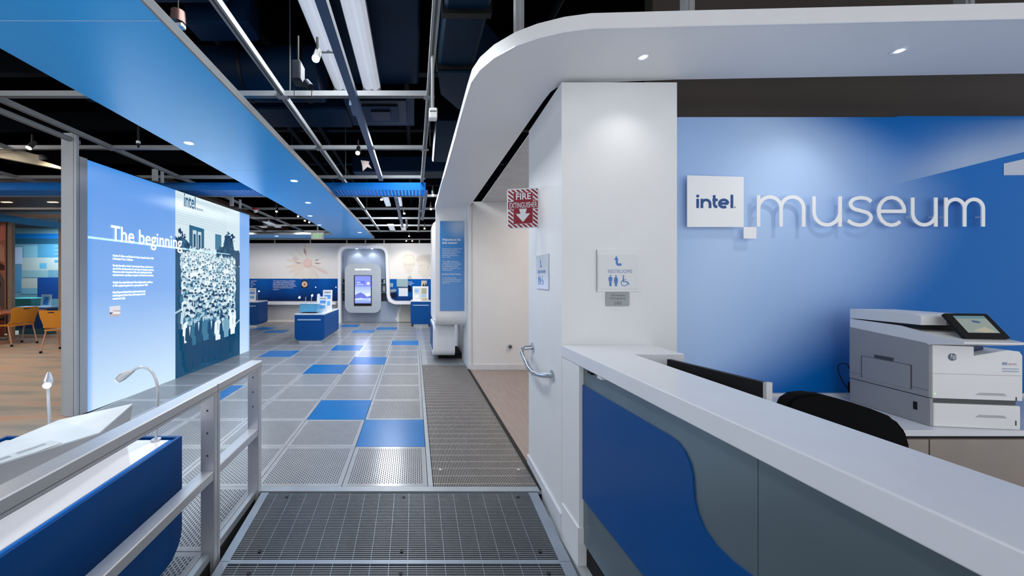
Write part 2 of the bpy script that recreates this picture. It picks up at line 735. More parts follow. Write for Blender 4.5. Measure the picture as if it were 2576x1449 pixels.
def shaft_fn(u, v):
    # painted reflection patch: u along the slanted edge, v away from it
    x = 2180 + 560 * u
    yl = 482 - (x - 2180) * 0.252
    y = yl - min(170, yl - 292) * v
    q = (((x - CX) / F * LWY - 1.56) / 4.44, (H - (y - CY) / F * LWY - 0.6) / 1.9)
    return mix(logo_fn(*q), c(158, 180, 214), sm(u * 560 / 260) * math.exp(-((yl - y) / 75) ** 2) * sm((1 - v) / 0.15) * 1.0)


shaft = grad('painted_reflection_shaft', 1, 1, shaft_fn, Matrix.Identity(4), m_prints_and_veil, None, 40, 16)
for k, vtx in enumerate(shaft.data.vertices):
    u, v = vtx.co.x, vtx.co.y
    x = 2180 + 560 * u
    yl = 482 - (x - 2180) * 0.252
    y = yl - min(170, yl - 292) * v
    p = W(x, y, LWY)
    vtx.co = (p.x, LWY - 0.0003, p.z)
shaft.parent = logo_wall

# ---- white bulkhead soffit: front run, rounded corner, run to the back, column
BZ = 2.65
outer = [(5.2, 1.50), (3.0, 1.648), (1.376, 1.70), (0.842, 1.72), (0.724, 1.744), (0.61, 1.79), (0.518, 1.85), (0.43, 1.95), (0.375, 2.06), (0.348, 2.18), (0.345, 2.36), (0.350, 6.10)]
inner = [(0.905, 6.10), (0.862, 2.42), (0.866, 2.30), (0.885, 2.245), (0.93, 2.215), (1.0, 2.20), (1.56, 2.156), (3.6, 2.09), (5.2, 2.02)]
bk = thing('bulkhead_soffit', 'white curved bulkhead soffit with rounded corner sweeping over the reception desk', 'bulkhead', (0.35, 2.2, BZ))
part('soffit_shell', prism_z(outer + inner, BZ, BZ + 0.075), m_whitesat, bk, True)
part('edge_bead', strip_solid(B(), outer, 0.006, lambda p: Vector((p[0], p[1], BZ - 0.002)), lambda p: Vector((p[0], p[1], BZ + 0.004))), m_counter, bk)
# column descending at the far end, with a curled foot
prof = round_path([(5.7, BZ + 0.035), (6.10, BZ + 0.035), (6.10, 0.72), (6.62, 0.70)], 0.16, 8)
sb = strip_solid(B(), prof, 0.07, lambda p: Vector((0.36, p[0], p[1])), lambda p: Vector((0.878, p[0], p[1])))
part('column_ribbon', sb, m_whitesat, bk, True)
for (dx, dy_) in ((1305, 1.88), (1729, 1.80), (2425, 1.75)):
    X = (dx - CX) / F * dy_
    hb = B()
    box(hb, X - 0.022, X + 0.022, dy_ - 0.02, dy_ + 0.02, BZ + 0.06, 4.3)
    box(hb, X - 0.008, X + 0.008, dy_ - 0.026, dy_ - 0.02, BZ + 0.06, 4.3)
    part('hanger_strut', hb, m_strut, bk)
for (dx, dyy) in ((1618, 143), (2262, 127)):
    Yd = (BZ - H) * F / (CY - dyy)
    X = (dx - CX) / F * Yd
    dl = thing('recessed_downlight', 'small recessed downlight in the white bulkhead %s' % ('above the white pier' if dx < 2000 else 'above the blue wall lettering'), 'downlight', (X, Yd, BZ), 0, 'bulkhead downlights')
    part('trim_ring', cyl(B(), (X, Yd, BZ - 0.003), (X, Yd, BZ + 0.01), 0.030, 0.028, 20), m_counter, dl, True)
    part('lens', cyl(B(), (X, Yd, BZ - 0.005), (X, Yd, BZ - 0.002), 0.014, 0.014, 16), m_lens_cool, dl)
    lamp('SPOT', (X, Yd, BZ - 0.02), 5 if dx < 2000 else 10, (1, 0.98, 0.94), (X - (0 if dx < 2000 else 0.5), Yd + (0.12 if dx < 2000 else 0.45), 0.6), 0.03, spot=100, blend=1.0)

# console body at the column's foot
cs = thing('column_console', 'white rounded console with blue side panel under the welcome column', 'console', (0.6, 6.9, 0))
prof2 = round_path([(7.6, 0.62), (6.45, 0.62), (6.42, 0.10), (7.2, 0.10)], 0.12, 8)
part('console_shell', prism_x(rrect(6.40, 7.5, 0.10, 0.66, 0.12, 6), 0.335, 0.72), m_whitesat, cs, True)
part('side_panel', prism_x(rrect(6.55, 7.4, 0.18, 0.62, 0.05, 5), 0.326, 0.335), m_bluedark, cs)
part('back_arch', prism_y(rrect(0.34, 0.90, 0.62, 2.60, 0.14, 8), 7.0, 7.4), m_whitesat, cs, True)
part('plinth', bx(0.45, 0.88, 6.7, 7.4, 0.0, 0.10), m_void, cs)

# welcome panel
wp = thing('welcome_panel', 'tall blue welcome text panel on the white column', 'wall panel', (0.64, 6.06, 0.93))
wx0, wx1 = 0.432, 0.836
Yp = 6.055
wz0, wz1 = W(0, 782, Yp).z, W(0, 556, Yp).z
part('panel_board', bx(wx0, wx1, Yp, Yp + 0.012, wz0, wz1), m_blue2, wp)


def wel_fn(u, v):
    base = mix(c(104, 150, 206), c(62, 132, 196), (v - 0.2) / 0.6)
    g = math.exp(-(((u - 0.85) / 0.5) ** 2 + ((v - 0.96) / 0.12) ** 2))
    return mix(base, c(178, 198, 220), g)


grad('panel_print', wx1 - wx0, wz1 - wz0, wel_fn, frame_of((wx0, Yp - 0.001, wz0), FRONT_U, UP), m_prints_and_veil, wp, 12, 30)
m_ptxt = mat('panel_text_white', c(222, 228, 236), 0.5, var=0)


def wtx(lines, py, w, size, bold=0.0, lh=0.95):
    z = W(0, py, Yp).z
    text('lettering', lines, size, frame_of((wx0 + 0.034, Yp - 0.002, z), FRONT_U, UP), m_ptxt, wp, width=w, lh=lh, bold=bold)


wtx(['Welcome to the', 'Intel museum'], 605.5, 0.31, 0.054, 0.0012)
wtx(['During your visit, explore Intel’s', 'history and the science of', 'making chips. Learn how Intel', 'researches and delivers', 'technology innovation for a', 'better world.'], 627, 0.335, 0.030)
wtx(['“The people at Intel were', 'changing the world. We felt it', 'was important to record their', 'accomplishments and the', 'company’s history, the way it', 'really happened.”'], 659, 0.32, 0.030)
wtx(['Jean Jones, Museum Founder'], 691, 0.315, 0.027, 0.0008)
wtx(['A world leader in silicon', 'innovation, Intel continues to use', 'exceptional expertise in today’s', 'digital world.'], 700.5, 0.325, 0.030)

# ---- blue canopy (long soffit) and its far cross piece
CZ = 2.80
cn = thing('blue_canopy', 'long flat blue ceiling canopy with pale edge trim running to the back wall', 'canopy', (-1.85, 6, CZ))
poly = [(-1.31, -0.8), (-1.31, 11.85), (-6.2, 11.85), (-6.2, 10.75), (-2.40, 10.75), (-2.40, -0.8)]
seams = [-0.8, 1.875, 4.44, 7.0, 9.55]
for a, b_ in zip(seams, seams[1:]):
    part('canopy_panel', bx(-2.40, -1.315, a + 0.002, b_ - 0.002, CZ, CZ + 0.04), m_blue, cn)
part('canopy_panel', prism_z([(-1.315, 9.552), (-1.315, 11.84), (-6.2, 11.84), (-6.2, 10.76), (-2.40, 10.76), (-2.40, 9.552)], CZ, CZ + 0.04), m_blue, cn)
part('edge_trim', bx(-1.315, -1.30, -0.8, 11.85, CZ - 0.002, CZ + 0.055), m_strut, cn)
part('edge_trim', bx(-6.2, -2.41, 10.745, 10.76, CZ - 0.002, CZ + 0.055), m_strut, cn)
part('seam_strip', bx(-2.40, -1.315, 1.872, 1.878, CZ - 0.0015, CZ), mat('pale_seam', c(150, 195, 240), 0.4), cn)
GLOW_LABELS = {475: 'glow disc for a lamp reflection nearest the light box title, close to the canopy edge', 740: 'glow disc for a lamp reflection in the canopy just before the blue cross beam', 775: 'glow disc for a lamp reflection in the canopy just beyond the blue cross beam', 780: 'glow disc for a lamp reflection in the canopy above the far end of the light box', 803: 'glow disc for a lamp reflection beside the three warm spotlights at the canopy edge', 905: 'glow disc for a lamp reflection on the far canopy end before the kiosk arch', 696: 'glow disc for a lamp reflection on the side arm of the canopy before the daisy mural'}
for (dx, dyy, rr) in ((475, 360, .075), (740, 455, .085), (775, 510, .085), (780, 543, .085), (803, 566, .08), (905, 585, .10), (696, 594, .10)):  # lamp reflections in the glossy canopy, put in as glowing discs
    Yd = (CZ - H) * F / (CY - dyy)
    X = (dx - CX) / F * Yd
    if X < -2.36 and Yd < 10.6:
        X = -2.30
    dl = thing('canopy_glow_disc', GLOW_LABELS[dx], 'downlight', (X, Yd, CZ), 0, 'canopy reflection discs')
    part('lens', cyl(B(), (X, Yd, CZ - 0.002), (X, Yd, CZ + 0.002), rr * 0.55, rr * 0.55, 24), m_reflection_glow, dl)  # no real lens: glowing disc for a lamp reflection
    part('trim_ring', cyl(B(), (X, Yd, CZ - 0.001), (X, Yd, CZ + 0.003), rr * 0.7, rr * 0.7, 24), mat('pale_ring', c(120, 185, 240), 0.3), dl)
    lamp('SPOT', (X, Yd, CZ - 0.03), 16, (0.85, 0.93, 1), (X, Yd, 0), 0.05, spot=110, blend=0.8)  # spot added under each glowing disc

# ---- crossing blue beam with perforated underside
bmY0, bmY1, bmZ0, bmZ1 = 5.70, 6.08, 2.865, 2.985
bb = thing('cross_beam', 'bright blue cross beam with slotted underside hung under the ceiling grid', 'beam', (-3, 5.9, bmZ0))
part('beam_face', bx(-12, 0.18, bmY0, bmY0 + 0.012, bmZ0, bmZ1), m_blue2, bb)
part('beam_back', bx(-12, 0.18, bmY1 - 0.012, bmY1, bmZ0, bmZ1), m_blue2, bb)
sl = B()
x = -12.0
while x < 0.16:
    box(sl, x, x + 0.034, bmY0 + 0.012, bmY1 - 0.012, bmZ0, bmZ0 + 0.006)
    x += 0.056
s_ = part('slats', sl, m_blue2, bb)
s_['kind'] = 'stuff'
part('beam_lip', bx(-12, 0.18, bmY1, bmY1 + 0.02, bmZ0 - 0.012, bmZ0), m_strut, bb)

# ---- ceiling strut grid
GZ = 2.98
cg = thing('ceiling_grid', 'light grey strut channel grid suspended below the black ceiling', 'ceiling grid', (-1, 7, GZ))
s = 0.0225


def strut_x(x0, x1, y, z=GZ):
    b = B()
    box(b, x0, x1, y - s, y + s, z, z + 0.042)
    part('strut', b, m_strut, cg)
    part('strut_slot', bx(x0, x1, y - 0.008, y + 0.008, z - 0.001, z), m_strutdark, cg)


def strut_y(x, y0, y1, z=GZ):
    b = B()
    box(b, x - s, x + s, y0, y1, z, z + 0.042)
    part('strut', b, m_strut, cg)
    part('strut_slot', bx(x - 0.007, x + 0.007, y0, y1, z - 0.001, z), m_strutdark, cg)


GX = [-1.096 + 1.22 * k for k in range(-4, 2)]
GY = [3.02 + 1.22 * k for k in range(0, 8)]
for i, y in enumerate(GY):
    strut_x(-9.5 if y > 4 else -6.0, 0.125 if i < 3 else 0.9, y, GZ + 0.002)
for x in GX:
    strut_y(x, 0.2 if x > -3 else 1.0, 11.6)
strut_y(-3.66, 2.6, 3.95, GZ - 0.05)
strut_y(-0.20, 9.12, 10.4, GZ - 0.046)
for x in GX:
    for y in GY:
        if x > -6:
            part('node_plate', bx(x - 0.045, x + 0.045, y - 0.032, y + 0.032, GZ - 0.004, GZ - 0.0012), m_strut, cg)
for (x, y) in ((-1.096, 3.02), (-1.096, 5.46), (0.125, 4.24), (-2.316, 6.68), (0.125, 7.9), (-3.536, 9.12), (-1.096, 7.9)):
    part('hanger_rod', cyl(B(), (x + 0.06, y, GZ + 0.04), (x + 0.06, y, 4.3), 0.006, n=6), m_strutdark, cg)
# sensor on a short drop from the grid
sp = W(1090, 290, 2.46)
part('drop_rod', cyl(B(), (0.125, 2.46, GZ), (0.125, 2.46, sp.z + 0.04), 0.011, n=8), m_strut, cg)
sens = thing('ceiling_sensor', 'small white ceiling sensor box on a drop rod beside the bulkhead', 'sensor', (0.125, 2.46, sp.z))
part('sensor_body', bx(0.10, 0.155, 2.43, 2.49, sp.z - 0.03, sp.z + 0.04, 0.006), m_white, sens)
part('vent_slot', bx(0.104, 0.151, 2.427, 2.43, sp.z + 0.012, sp.z + 0.017), m_strutdark, sens)

# rail along the top of the back wall
wr = thing('wall_top_rail', 'grey strut rail on short posts along the top of the back wall', 'rail', (-3, 12.4, 2.7))
part('rail', bx(-9, 1.5, 12.38, 12.42, 2.815, 2.85), m_strut, wr)
for px_ in (690, 780, 872, 919, 966, 1055):
    X = (px_ - CX) / F * 12.4
    part('post', bx(X - 0.02, X + 0.02, 12.42, 12.46, 2.70, 2.83), m_strut, wr)

# ---- navy lighting tracks
for (x, y0, y1, lab) in ((-0.49, 0.2, 5.35, 'long navy lighting track running below the near ceiling grid'), (-0.33, 6.5, 10.2, 'navy lighting track in the far bay beside the fluorescent pair'), (0.20, 6.1, 8.9, 'short navy lighting track close to the white bulkhead'), (-2.55, 0.8, 9.0, 'navy lighting track along the left side of the blue canopy')):
    z0 = 2.915
    t = thing('lighting_track', lab, 'track', (x, (y0 + y1) / 2, z0))
    part('track_channel', bx(x - 0.03, x + 0.03, y0, y1, z0, z0 + 0.05), m_trackblue, t)
    part('feed_box', bx(x - 0.055, x - 0.03, y0 + 0.55 * (y1 - y0), y0 + 0.55 * (y1 - y0) + 0.2, z0 + 0.005, z0 + 0.06), m_trackblue, t)

# ---- spot heads
SPOTS = [
    (795, 148, 2.90, 'cool', 'cool white spotlight beside the near fluorescent strips', 40),
    (900, 385, 2.90, 'cool', 'cool white spotlight below the strut between canopy and navy track', 40),
    (960, 502, 2.90, 'cool', 'cool white spotlight just behind the blue cross beam', 40),
    (1017, 537, 2.90, 'cool', 'cool white spotlight beside the far navy track', 40),
    (1089, 491, 2.90, 'warm', 'warm spotlight behind the end of the blue cross beam', 22),
    (1111, 491, 2.92, 'warm', 'warm spotlight nearest the white bulkhead edge', 0),
    (1084, 526, 2.90, 'warm', 'warm hooked spotlight under the third strut row', 0),
    (1068, 575, 2.90, 'warm', 'warm spotlight high in front of the back wall portrait', 30),
    (1087, 574, 2.90, 'warm', 'warm spotlight against the far white arch', 0),
    (1029, 594, 2.88, 'warm', 'small warm spotlight above the back wall rail', 25),
    (1022, 606, 2.78, 'warm', 'small warm spotlight on the back wall rail beside the kiosk arch', 0),
    (1037, 606, 2.78, 'warm', 'small warm spotlight on the back wall rail above the portrait mural', 0),
    (696, 532, 2.90, 'cool', 'white spotlight on the track left of the blue canopy', 30),
    (750, 544, 2.91, 'warm', 'warm spotlight half hidden by the canopy edge, first of three', 25),
    (767, 555, 2.91, 'warm', 'warm spotlight half hidden by the canopy edge, second of three', 0),
    (778, 559, 2.91, 'warm', 'warm spotlight half hidden by the canopy edge, third of three', 25),
    (74, 372, 2.90, 'warm', 'bright warm spotlight on the beige beam of the carpeted room', 60),
]
for (px_, py_, z, kind, lab, en) in SPOTS:
    Y = (z - H) * F / (CY - py_)
    p = W(px_, py_, Y)
    t = thing('track_spotlight', lab, 'spotlight', p)
    sc_ = 1.0 if Y < 5 else 0.9
    part('stem', cyl(B(), (p.x, p.y + 0.03, p.z + 0.03), (p.x, p.y + 0.03, p.z + (0.16 if z > 2.89 else 0.10) if en != 25 or z != 2.88 else 4.0), 0.008, n=8), m_blk, t)
    part('head', cyl(B(), (p.x, p.y - 0.005, p.z), (p.x, p.y + 0.055, p.z + 0.085), 0.026 * sc_, 0.022 * sc_, 16), m_blk if kind == 'cool' else m_strutdark, t, True)
    part('lens', cyl(B(), (p.x, p.y - 0.009, p.z - 0.006), (p.x, p.y - 0.006, p.z - 0.001), 0.024 * sc_, 0.024 * sc_, 16), m_lens_cool if kind == 'cool' else m_lens_warm, t)
    if en:
        tgt = (p.x - 0.6, p.y + 1.2, 0.3) if kind == 'cool' else (p.x - 0.2, min(p.y + 2.0, 12.3), 1.2)
        lamp('SPOT', (p.x, p.y - 0.05, p.z - 0.05), en, COOL if kind == 'cool' else (1, 0.82, 0.62), tgt, 0.03, spot=95, blend=0.8)

for (wx, we) in ((-5.0, 60), (-3.3, 60), (-0.1, 40)):  # unseen fill spots added to brighten the back wall
    lamp('SPOT', (wx, 10.5, 2.86), we, (1, 0.93, 0.86), (wx, 12.4, 1.5), 0.05, spot=120, blend=1.0, name='back_wall_fill')

# ---- fluorescent strips
m_flu = mat('fluorescent_diffuser', c(214, 217, 222), 0.45, emit=0.34, ecol=c(225, 230, 240))
FZ = 3.5
for (x0, x1, y0, y1, z, lab) in (
        (-0.86, -0.675, 0.8, 3.235, FZ, 'white fluorescent strip left of the navy track, nearer length'),
        (-0.86, -0.675, 3.255, 3.9, FZ, 'white fluorescent strip left of the navy track, short end length'),
        (-0.548, -0.365, 0.8, 3.9, FZ, 'long white fluorescent strip right of the navy track'),
        (-0.80, -0.65, 8.9, 10.1, FZ, 'white fluorescent strip in the far bay, left of its pair'),
        (-0.465, -0.33, 8.9, 10.1, FZ, 'white fluorescent strip in the far bay, right of its pair'),
        (-0.80, -0.62, 10.8, 11.9, 3.05, 'last white fluorescent strip before the back wall, left of its pair'),
        (-0.42, -0.26, 10.8, 11.9, 3.05, 'last white fluorescent strip before the back wall, right of its pair'),
        (-4.9, -4.7, 10.6, 11.6, 3.12, 'white fluorescent strip beyond the light box, left of its pair'),
        (-4.45, -4.25, 10.6, 11.6, 3.12, 'white fluorescent strip beyond the light box, right of its pair')):
    t = thing('fluorescent_strip', lab, 'ceiling light', ((x0 + x1) / 2, (y0 + y1) / 2, z))
    xm, w = (x0 + x1) / 2, (x1 - x0)
    part('diffuser', prism_y([(x0, z + 0.03), (x0 + w * .18, z), (xm - w * .12, z - 0.004), (xm, z + 0.012), (xm + w * .12, z - 0.004), (x1 - w * .18, z), (x1, z + 0.03)], y0, y1), m_flu, t)
    part('housing', bx(x0 - 0.004, x1 + 0.004, y0, y1, z + 0.03, z + 0.07), m_strut, t)
    part('end_cap', bx(x0 - 0.004, x1 + 0.004, y1, y1 + 0.025, z - 0.005, z + 0.06), m_strut, t)

# ---- ducts and black services in the ceiling
d = thing('air_duct', 'large dark blue rectangular air duct above the white bulkhead', 'duct', (0.62, 3.5, 3.2))
part('duct_body', bx(0.20, 0.50, 0.4, 3.05, 3.25, 3.75, 0.02), m_duct, d)
part('duct_bend', prism_z([(0.20, 3.05), (0.50, 3.05), (0.85, 3.5), (0.9, 3.8), (0.45, 3.7), (0.25, 3.4)], 3.2, 3.75), m_duct, d)
for y in (1.75, 2.42, 3.05):
    part('flange', bx(0.185, 0.515, y - 0.025, y + 0.025, 3.22, 3.78), m_blk, d)
part('branch_duct', prism_x([(4.2, 3.3), (4.9, 3.05), (5.3, 3.2), (4.6, 3.6)], 0.26, 0.9), m_duct, d)
d = thing('round_duct', 'dark blue round duct crossing behind the near struts', 'duct', (-2.2, 3.7, 3.75))
part('duct_tube', cyl(B(), (-3.4, 3.75, 3.58), (-0.95, 3.75, 3.58), 0.26, n=28), m_duct, d, True)
for x in (-2.9, -2.3, -1.7, -1.1):
    part('band', cyl(B(), (x - 0.015, 3.75, 3.58), (x + 0.015, 3.75, 3.58), 0.268, n=28), m_blk, d, True)
d = thing('air_diffuser', 'dark square ceiling air diffuser between struts and navy track', 'diffuser', (-0.5, 4.6, 3.6))
for k, w in enumerate((0.42, 0.32, 0.22, 0.12)):
    part('louvre', bx(-0.42 - w, -0.42 + w, 4.62 - w, 4.62 + w, 3.60 - k * 0.02, 3.615 - k * 0.02), m_duct if k % 2 == 0 else m_blk, d)
for (x0, x1, y0, y1, z, lab) in ((-0.95, 0.05, 1.2, 4.2, 3.72, 'dark blue duct running above the fluorescent strips'), (-2.1, -1.5, 2.55, 2.95, 3.7, 'dark blue panel in the ceiling beside the canopy'), (-1.95, -1.4, 3.05, 3.3, 3.62, 'second dark blue panel in the ceiling beside the canopy'), (-2.4, -0.9, 4.75, 5.35, 3.7, 'dark blue duct crossing beyond the second strut row'), (-1.2, 0.9, 7.0, 7.5, 3.55, 'dark duct crossing the far bay')):
    tag(obj('ceiling_duct', bx(x0, x1, y0, y1, z, z + 0.3, 0.02), m_duct), lab, 'duct')
jb = thing('ceiling_joists', 'dark painted steel joists and pipes under the black ceiling deck', 'joists', (-1, 5, 4.1))
m_joist = mat('joist_navy_black', c(5, 9, 16), 0.6, spec=0.1)
for y in (1.4, 2.9, 4.5, 6.2, 8.0, 9.8, 11.4):
    part('joist', bx(-9, 2.0, y - 0.05, y + 0.05, 4.0, 4.3), m_joist, jb)
for x in (-3.2, -2.05, -1.55, -0.1, 1.3):
    part('pipe', cyl(B(), (x, 0, 3.95), (x, 12, 3.95), 0.035, n=10), m_joist, jb, True)
# projector-like black unit and clamp lamp near the canopy
pr = thing('stage_lamp', 'black ceiling unit hanging above the near strut crossing', 'fixture', W(750, 190, 2.75))
p = W(750, 190, 2.75)
part('lamp_body', bx(p.x - 0.035, p.x + 0.035, p.y - 0.06, p.y + 0.06, p.z - 0.06, p.z + 0.09, 0.01), mat('dark_slate_metal', c(14, 22, 32), 0.5, spec=0.2), pr)
part('lamp_lens', cyl(B(), (p.x + 0.06, p.y, p.z - 0.05), (p.x + 0.10, p.y - 0.02, p.z - 0.10), 0.026, n=14), mat('dark_slate_metal', c(14, 22, 32), 0.5, spec=0.2), pr)
part('yoke', tube(B(), [(p.x, p.y, p.z + 0.09), (p.x, p.y, p.z + 0.3)], 0.008, 6), m_blk, pr)
part('yoke', tube(B(), [(p.x - 0.03, p.y, p.z - 0.06), (p.x - 0.03, p.y, p.z - 0.16), (p.x + 0.1, p.y, p.z - 0.16), (p.x + 0.11, p.y, p.z - 0.07)], 0.004, 6), m_blk, pr)
p = W(448, 45, 2.05)
cl = thing('clamp_lamp', 'cluttered metal clamp lamp beside the edge of the blue canopy', 'fixture', p)
m_rose = mat('rose_metal', c(110, 84, 78), 0.35, 0.6)
part('clamp_body', cyl(B(), p + Vector((0, 0, -0.03)), p + Vector((0, 0, 0.035)), 0.04, 0.036, 14), m_rose, cl, True)
part('clamp_stem', cyl(B(), p + Vector((0, 0, 0.03)), p + Vector((0, 0, 0.35)), 0.005, n=6), m_blk, cl)
part('clamp_head', bx(p.x - 0.008, p.x + 0.035, p.y - 0.02, p.y + 0.02, p.z - 0.06, p.z - 0.035, 0.005), m_alu, cl)
p = W(920, 418, 4.4)
bm = B()
for q in ((-0.055, 0.06), (0.0, -0.02), (0.06, 0.0)):
    pass
prism_y([(-0.06, 0.07), (0.045, 0.055), (0.035, 0.03), (0.075, -0.03), (0.02, -0.01), (-0.035, -0.06), (-0.04, 0.0)], -0.01, 0.01, bm)
bmesh.ops.translate(bm, verts=bm.verts, vec=p)
tag(obj('folded_bracket', bm, mat('peach_white_metal', c(214, 196, 190), 0.5)), 'folded pale bracket hanging under the navy track', 'bracket')
p = W(643, 530, 7.6)
fs = thing('fire_strobe', 'red and white fire alarm strobe on the ceiling strut above the light box', 'fire alarm', p)
part('strobe_base', cyl(B(), p + Vector((0, 0, 0.01)), p + Vector((0, 0, 0.05)), 0.055, n=18), mat('alarm_red', c(190, 24, 36), 0.4), fs, True)
part('strobe_dome', cyl(B(), p + Vector((0, 0, -0.04)), p + Vector((0, 0, 0.01)), 0.028, 0.05, 18), m_white, fs, True)
p = W(348, 360, 3.8)
pe = thing('pendant_camera', 'small dark pendant with white band beside the navy canopy track', 'fixture', p)
part('pendant_rod', cyl(B(), p + Vector((0, 0, 0.02)), p + Vector((0, 0, 0.2)), 0.012, n=8), m_blk, pe)
part('pendant_band', cyl(B(), p + Vector((0, 0, -0.005)), p + Vector((0, 0, 0.02)), 0.02, n=12), m_white, pe)
part('pendant_tip', cyl(B(), p + Vector((0, 0, -0.05)), p + Vector((0, 0, -0.005)), 0.008, 0.016, 10), m_blk, pe)

# ---- exit sign
p = W(798.5, 593, 10.31)
ex = thing('exit_sign', 'grey exit sign with green letters under the far canopy', 'exit sign', p)
ex_w, ex_h = 0.36, 0.20
part('sign_box', bx(p.x - ex_w / 2, p.x + ex_w / 2, p.y, p.y + 0.06, p.z - ex_h / 2, p.z + ex_h / 2, 0.006), mat('exit_grey', c(168, 172, 176), 0.5), ex)
text('lettering', 'EXIT', 0.155, frame_of((p.x - 0.125, p.y - 0.003, p.z - 0.055), FRONT_U, UP), mat('exit_green', c(110, 200, 140), 0.4, emit=0.5, ecol=c(90, 210, 130)), ex, width=0.25, bold=0.002)
part('test_button', cyl(B(), (p.x + 0.15, p.y - 0.003, p.z - 0.06), (p.x + 0.15, p.y, p.z - 0.06), 0.012, n=10), m_blk, ex)
part('hanger', bx(p.x - 0.02, p.x + 0.02, p.y + 0.02, p.y + 0.04, p.z + ex_h / 2, GZ + 0.001), m_strut, ex)

# ================================================================== RAMP AND MAT
th = math.atan(0.11)
ramp = thing('entrance_ramp', 'grated metal entrance ramp with fine cross bars and steel edge strips', 'ramp', (0, 2.488, -0.001))
ramp.rotation_euler = (th, 0, 0)
RX0, RX1 = -1.045, 0.825


def rpart(name, bm, m, kind=None):
    o = obj(name, bm, m, ramp)
    if kind:
        o['kind'] = kind
    return o


rpart('pan', bx(RX0, RX1, -3.0, -0.01, -0.06, -0.014), m_pan)
rb = B()
y = -0.016
while y > -3.0:
    if not (-0.556 < y < -0.522):
        box(rb, RX0 + 0.05, RX1 - 0.045, y - 0.0048, y, -0.014, -0.0015)
    y -= 0.0125
rpart('cross_bars', rb, m_bar, 'stuff')
rr_ = B()
x = RX0 + 0.11
while x < RX1 - 0.06:
    box(rr_, x - 0.0013, x + 0.0013, -0.528, -0.012, -0.012, -0.0005)
    box(rr_, x - 0.0013, x + 0.0013, -3.0, -0.552, -0.012, -0.0005)
    x += 0.1
rpart('tie_rods', rr_, mat('tie_rod_bright', c(150, 158, 166), 0.4, 0.5), 'stuff')
m_edge2 = mat('ramp_edge_steel', c(150, 160, 172), 0.4, 0.5)
for (a, b_) in ((-0.539, -0.004), (-3.0, -0.541)):
    rpart('edge_strip', bx(RX0 - 0.002, RX0 + 0.048, a, b_, -0.05, 0.0), m_edge2)
    rpart('edge_strip', bx(RX1 - 0.043, RX1 + 0.02, a, b_, -0.05, 0.0), m_edge2)
rpart('joint_strip', bx(RX0 + 0.048, RX1 - 0.043, -0.552, -0.528, -0.014, -0.0008), m_edge2)
for x in (-0.86, -0.07, 0.70):
    for y in (-0.048, -0.478, -0.61):
        sbm = cyl(B(), (x, y, -0.004), (x, y, 0.0012), 0.0095, n=14)
        rpart('screw', sbm, m_blk)
        rpart('screw_head', cyl(B(), (x, y, 0.0012), (x, y, 0.0022), 0.0045, n=10), m_strutdark)

matt = thing('walkway_mat', 'long ribbed aluminium walkway mat between the tiles and the corridor', 'mat', (0.5, 4.3, 0))
MX0, MX1, MY0, MY1 = 0.136, 0.868, 2.556, 6.20
part('mat_pan', bx(MX0, MX1, MY0, MY1, -0.02, -0.009), m_pan, matt)
mb = B()
x = MX0 + 0.006
while x < MX1 - 0.006:
    box(mb, x, x + 0.0062, MY0, MY1, -0.009, 0.0)
    x += 0.0122
o = part('ribs', mb, mat('mat_rib_taupe', c(158, 152, 148), 0.45, 0.35), matt)
o['kind'] = 'stuff'
cb = B()
y = MY0 + 0.03
while y < MY1:
    box(cb, MX0, MX1, y, y + 0.006, -0.009, 0.0005)
    y += 0.105
o = part('cross_rods', cb, mat('mat_rod', c(172, 168, 164), 0.4, 0.4), matt)
o['kind'] = 'stuff'
for (x, y) in ((0.20, 2.78), (0.80, 2.78), (0.20, 5.9)):
    part('screw', cyl(B(), (x, y, 0), (x, y, 0.002), 0.012, n=12), m_alu, matt)

# ================================================================== HANDRAIL
RAILX = -1.1025
gr = thing('guard_rail', 'brushed aluminium guard rail with square posts along the ramp', 'guard rail', (RAILX, 2, 0))
w2 = 0.026
ZT = 0.895
PW2 = 0.0375
for (y0, y1, zb) in ((2.476, 2.526, -0.30), (1.930, 1.962, -0.33), (1.966, 1.990, -0.33)):
    part('post', bx(RAILX - PW2, RAILX + PW2, y0, y1, zb, ZT - 0.05, 0.003), m_alu, gr)
for (y0, y1) in ((1.966, 2.535), (-0.6, 1.962)):
    part('top_rail', bx(RAILX - 0.039, RAILX + 0.039, y0, y1, ZT - 0.055, ZT, 0.004), m_alu, gr)
    part('rail_groove', bx(RAILX + 0.039, RAILX + 0.0396, y0, y1, ZT - 0.040, ZT - 0.0385), m_strutdark, gr)
for (y0, y1) in ((1.990, 2.476), (-0.6, 1.930)):
    part('mid_rail', bx(RAILX - 0.034, RAILX + 0.034, y0, y1, 0.390, 0.44, 0.004), m_alu, gr)
for (yp, zs) in ((2.476, (0.79, 0.69, 0.59)), (1.930, (0.76, 0.64, 0.52))):
    for z in zs:
        part('screw', cyl(B(), (RAILX, yp - 0.0015, z), (RAILX, yp + 0.001, z), 0.0055, n=10), m_strutdark, gr)

# ================================================================== LIGHT BOX "The beginning"
A = Vector((-3.59, 3.98, 0))
Bp = Vector((-3.38, 7.43, 0))
U = (Bp - A)
LEN = U.length
U.normalize()
NRM = U.cross(Vector((0, 0, 1)))      # faces the walkway
LBH = 2.775
lb = thing('light_box', 'tall backlit blue light box wall with a group photograph and white title', 'light box', A)


def lp(s_, n_, z):
    q = A + U * s_ + NRM * n_
    return Vector((q.x, q.y, z))


def lbox(name, s0, s1, n0, n1, z0, z1, m, label=None):
    b = B()
    prism(b, [(s0, n0), (s1, n0), (s1, n1), (s0, n1)], lambda p: lp(p[0], p[1], z0), lambda p: lp(p[0], p[1], z1))
    return part(name, b, m, lb, label=label)


